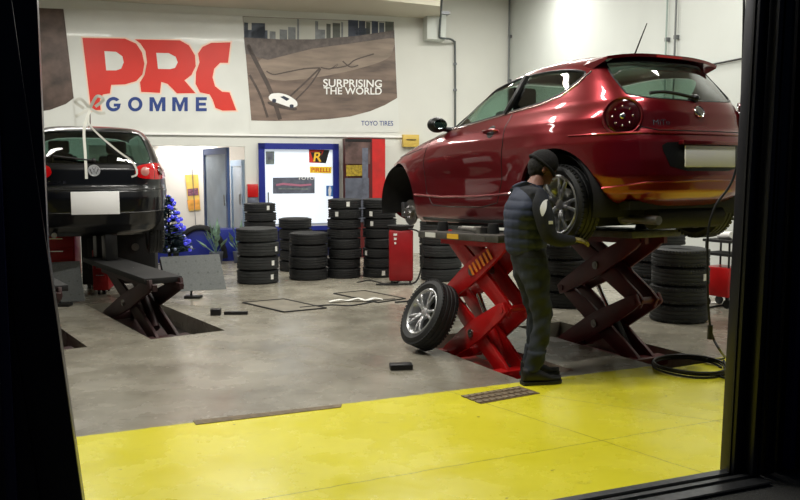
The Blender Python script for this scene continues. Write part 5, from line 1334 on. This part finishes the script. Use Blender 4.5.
# head: skull, jaw, nose, brow, ear; turned down and to the wheel
HM = Matrix.Translation((.06, .01, 1.585)) @ Matrix.Rotation(radians(-4), 4, 'Z') @ Matrix.Rotation(radians(24), 4, 'Y')
h = MB(); h.sphere((-.008, 0, .035), .09, (1.08, .86, 1.05), 24, HM); h.sphere((.028, 0, -.035), .062, (1.0, .86, 1.05), 20, HM); h.sphere((.075, 0, -.068), .022, (1, 1.1, .8), 14, HM)
h.sphere((.094, 0, -.008), .015, (1.2, .8, 1.0), 12, HM); h.tube([HM @ Vector(p) for p in ((.084, 0, .03), (.100, 0, -.004))], [.008, .012], 10); h.sphere((.075, 0, .034), .03, (.6, 1.5, .4), 14, HM)
h.sphere((.086, 0, -.042), .014, (.7, 1.5, .6), 12, HM)
for s in (-1, 1): h.sphere((-.01, s*.078, -.002), .03, (.7, .3, 1.05), 14, HM)
parts.append(mesh_of(h))
def hand(wr, d, up, side, curl):
    """palm + four fingers + thumb; d forward, up = back of hand, side = towards thumb"""
    d = Vector(d).normalized(); up = Vector(up).normalized(); up = (up - d*up.dot(d)).normalized(); sd = d.cross(up)*side
    wr = Vector(wr); out = []
    nn = {'w': (wr, (.026, .020)), 'p1': (wr + d*.035, (.036, .019)), 'p2': (wr + d*.075, (.040, .016))}
    mbp = MB(); Mx = Matrix((d, sd, up)).transposed().to_4x4(); Mx.translation = wr + d*.05; mbp.sphere((0, 0, 0), .05, (1.05, .86, .36), 18, Mx); out.append(mesh_of(mbp))
    for k, (off, L, cf) in enumerate(((.028, .078, 1), (.010, .086, 1), (-.009, .080, 1.05), (-.027, .064, 1.1))):
        b = wr + d*.07 + sd*off; p = b; dd = d.copy(); nodes = {'a': (wr + d*.045 + sd*off*.8, .010), 'b': (b + d*.012, .0100)}; eds = [('a', 'b')]; p = b + d*.012; prev = 'b'; ang = 0
        for j, fr in enumerate((.45, .32, .25)):
            ang += curl*cf*(.5, .7, .45)[j]; dd = d*cos(ang) - up*sin(ang); p = p + dd*L*fr; nm = 'c%d' % j; nodes[nm] = (p, (.0092, .0086, .0076)[j]); eds.append((prev, nm)); prev = nm
        out.append(skin({k_: (tuple(v[0]), v[1]) for k_, v in nodes.items()}, eds, 'a', 1))
    b = wr + d*.028 + sd*.022; q1 = b + (d*.6 + sd*.7 - up*.15).normalized()*.036; q2 = q1 + (d*.8 + sd*.3 - up*.45).normalized()*.030; q3 = q2 + (d*.85 - sd*.05 - up*.5).normalized()*.022
    out.append(skin({'a': (tuple(wr + d*.02 + sd*.008), .013), 'b': (tuple(b), .013), 'c': (tuple(q1), .0115), 'd': (tuple(q2), .0105), 'e': (tuple(q3), .009)}, [('a', 'b'), ('b', 'c'), ('c', 'd'), ('d', 'e')], 'a', 1))
    return out
gl_parts = hand((.225, -.17, 1.075), (.85, .45, -.05), (.1, -.3, 1), 1, .55) + hand((.285, .13, 1.10), (.9, -.25, -.02), (.1, .3, 1), -1, .6)
parts += gl_parts
bodym = remesh(join_meshes(parts), .0085, 3)
M_skin = pm('skin', C8(128, 84, 66), .5, noise=.1, nscale=12)
M_sleeve = pm('dark_sleeve_cloth', C8(24, 27, 34), .85, noise=.25, nscale=22, bump=.4, bscale=14)
M_trou = pm('dark_work_trousers', C8(36, 43, 52), .85, noise=.25, nscale=14, bump=.5, bscale=9)
M_glove = pm('work_glove', C8(142, 130, 78), .8, noise=.3, nscale=30)
for m in (M_skin, M_sleeve, M_trou, M_glove): bodym.materials.append(m)
WR = [Vector((.225, -.17, 1.075)), Vector((.285, .13, 1.10))]
for p in bodym.polygons:
    c = Vector(p.center)
    if c.z > 1.478: mi = 0
    elif c.x > .2 and min((c - w_).length for w_ in WR) < .19 and (c.x > .212 if c.y < 0 else c.x > .272): mi = 3
    elif c.z < .95: mi = 2
    else: mi = 1
    p.material_index = mi
man.scale = (1.08, 1.1, 1.0)
# small folds in the trousers
for v in bodym.vertices:
    if v.co.z < .9:
        s = -1 if v.co.y < 0 else 1
        ax = Vector((.0, s*.10, v.co.z)); r = Vector((v.co.x, v.co.y, 0)) - Vector((.02, s*.10, 0)); L = r.length
        a = atan2(r.y, r.x); f = .006*sin(v.co.z*27 + a*2) + .0025*sin(v.co.z*61 - a*3) + (.012 if v.co.z < .25 and v.co.z > .10 else 0)*1
        if v.co.z > .10 and L > .01: v.co += Vector((r.x, r.y, 0))/L*f
bo = bpy.data.objects.new('body', bodym); COL.objects.link(bo); bo.parent = man
bodym.polygons.foreach_set('use_smooth', [True]*len(bodym.polygons))
# quilted vest
VN = {'b': ((-.045, 0, .93), (.185, .155)), 's1': ((-.06, 0, 1.06), (.178, .150)), 's2': ((-.07, 0, 1.20), (.185, .152)), 'c': ((-.062, 0, 1.33), (.192, .152)), 't': ((-.035, 0, 1.405), (.135, .115)), 'n': ((-.005, 0, 1.475), (.082, .078)),
      'r': ((-.05, -.155, 1.385), .082), 'l': ((-.045, .155, 1.385), .082)}
vm = remesh(join_meshes([skin(VN, [('b', 's1'), ('s1', 's2'), ('s2', 'c'), ('c', 't'), ('t', 'n'), ('c', 'r'), ('c', 'l')], 'b')]), .010, 4)
for v in vm.vertices:
    z = v.co.z; r = Vector((v.co.x + .055, v.co.y, 0)); L = max(.01, r.length)
    q = abs(sin(z*pi/.068)); v.co += Vector((r.x/L, r.y/L, 0))*(.008*(q**.5) - .006)*(1 if z < 1.40 else .3)
    if z < .885: v.co.z = .885 + (z-.885)*.15
vo = link('quilted_vest', vm, pm('navy_vest', C8(34, 44, 66), .7, noise=.15, nscale=9), man, 180)
tag(vo, 'navy quilted vest')
mb = MB()
for s in (-1, 1):
    c = Vector((-.02, s*.2, 1.375)); pts = [Vector((.030, -.246, 1.36)), Vector((.004, -.262, 1.40)), Vector((-.03, -.262, 1.40)), Vector((-.045, -.268, 1.33))] if s < 0 else []
    if pts: mb.tube(catmull([(.045, -.222, 1.335), (.028, -.238, 1.375), (-.005, -.240, 1.395)], 5), [.012]*11, 8)
# white curved shoulder patch on the sleeve, hugging the arm
bvm = BVHTree.FromPolygons([v.co.copy() for v in bodym.vertices], [tuple(p.vertices) for p in bodym.polygons])
mb.bm.free(); mb = MB(); rows = []
for i in range(12):
    t_ = i/11; z = 1.375 - .115*t_; x0 = -.018 - .058*t_**.55 + .01*t_*t_; wd = .034*sin(pi*min(1, .12 + .88*t_)) + .004
    row = []
    for j in range(5):
        x = x0 + wd*(j/4 - .5); h_ = bvm.ray_cast(Vector((x, -1, z)), Vector((0, 1, 0))); q = h_[0] if h_[0] else Vector((x, -.27, z)); row.append(q + Vector((0, -.010, 0)))
    rows.append(row)
vs = [p for r in rows for p in r]; mb._add(vs, [(i*5+j, i*5+j+1, i*5+j+6, i*5+j+5) for i in range(11) for j in range(4)]); mb._add([p + Vector((0, .008, 0)) for p in vs], [(i*5+j, i*5+j+5, i*5+j+6, i*5+j+1) for i in range(11) for j in range(4)])
mb.build('shoulder_patch', M_label, man)
h_ = bvm.ray_cast(Vector((-.012, -1, 1.215)), Vector((0, 1, 0)))
q = h_[0] if h_[0] else Vector((-.03, -.29, 1.21)); mb = MB(); mb.box(q + Vector((0, -.002, 0)), (.028, .006, .022)); mb.build('sleeve_badge', M_label, man)
# cap / hair, eyes
hb = MB(); hb.sphere((-.016, 0, .050), .099, (1.06, .92, 1.02), 28, HM)
geom = hb.bm.verts[:] + hb.bm.edges[:] + hb.bm.faces[:]
pl = HM @ Vector((0, 0, .028)); nn_ = (HM.to_3x3() @ Vector((.38, 0, 1))).normalized()
bmesh.ops.bisect_plane(hb.bm, geom=geom, plane_co=HM @ Vector((.02, 0, .020)), plane_no=nn_*-1, clear_outer=True)
hb.tube([HM @ Vector((-.016 + .100*1.0*cos(a)*1.03, .088*sin(a)*1.02, .028 - .038*cos(a)*1.0)) for a in [2*pi*k/30 for k in range(30)]], .011, 8, True)
ho = hb.build('knit_cap', pm('black_knit', C8(14, 13, 14), .9, bump=.5, bscale=120), man, sharp=80); tag(ho, 'black knit cap')
hb = MB(); hb.sphere((-.014, 0, .022), .0935, (1.06, .87, 1.06), 24, HM); hb.sphere((-.05, 0, -.03), .05, (.8, 1.1, .9), 16, HM)
bmesh.ops.bisect_plane(hb.bm, geom=hb.bm.verts[:] + hb.bm.edges[:] + hb.bm.faces[:], plane_co=HM @ Vector((.012, 0, 0)), plane_no=(HM.to_3x3() @ Vector((1, 0, -.25))).normalized(), clear_outer=True)
bmesh.ops.bisect_plane(hb.bm, geom=hb.bm.verts[:] + hb.bm.edges[:] + hb.bm.faces[:], plane_co=HM @ Vector((0, 0, -.055)), plane_no=(HM.to_3x3() @ Vector((0.3, 0, -1))).normalized(), clear_outer=True)
hb.build('hair', pm('black_hair', C8(16, 13, 12), .8, bump=.6, bscale=90), man)
eb = MB()
for s in (-1, 1): eb.sphere((.083, s*.030, .012), .010, (.6, 1.2, .7), 10, HM)
eb.build('eyes', M_black, man)
bb_ = MB(); bb_.tube([HM @ Vector(p) for p in ((.094, -.022, -.044), (.100, 0, -.046), (.094, .022, -.044))], .0045, 6); bb_.build('mouth', pm('lips', C8(110, 62, 56), .5), man)
# shoes
for s, x, y in ((-1, -.04, -.105), (1, .05, .115)):
    sh = MB(); pr = []
    for i in range(13):
        u = i/12; xx = x - .075 + .285*u; w_ = .040 + .012*sin(pi*min(1, u*1.15)); h_ = .118 if u < .30 else .118 - .072*min(1, (u-.30)/.45)
        if u > .86: w_ *= sqrt(max(.05, 1 - ((u-.86)/.15)**2)); h_ *= .88
        if u == 0: w_ *= .7
        ring = [(xx, y + w_*cos(a)*(1 if sin(a) < 0 else .95), .012 + max(-.01, h_*.5*(1+sin(a))*1.0 - .0)) for a in [2*pi*k/14 for k in range(14)]]; pr.append(ring)
    vs = [p for r in pr for p in r]; sh._add(vs, [(i*14+j, i*14+(j+1) % 14, (i+1)*14+(j+1) % 14, (i+1)*14+j) for i in range(12) for j in range(14)] + [tuple(range(13, -1, -1)), tuple(12*14+j for j in range(14))])
    so = sh.build('shoe', pm('black_work_shoe', C8(17, 17, 18), .55), man, sharp=60)
    sl = MB(); out_ = [(x - .08 + .295*u_, y + v_) for u_, v_ in ((0, -.03), (.02, -.044), (.5, -.050), (.75, -.056), (.93, -.042), (1, -.015), (1, .015), (.93, .042), (.75, .056), (.5, .050), (.02, .044), (0, .03))]
    sl.prism(out_, 0, .024); sl.build('sole', M_rubber, so)
for m in list(bpy.data.meshes):
    if m.users == 0: bpy.data.meshes.remove(m)
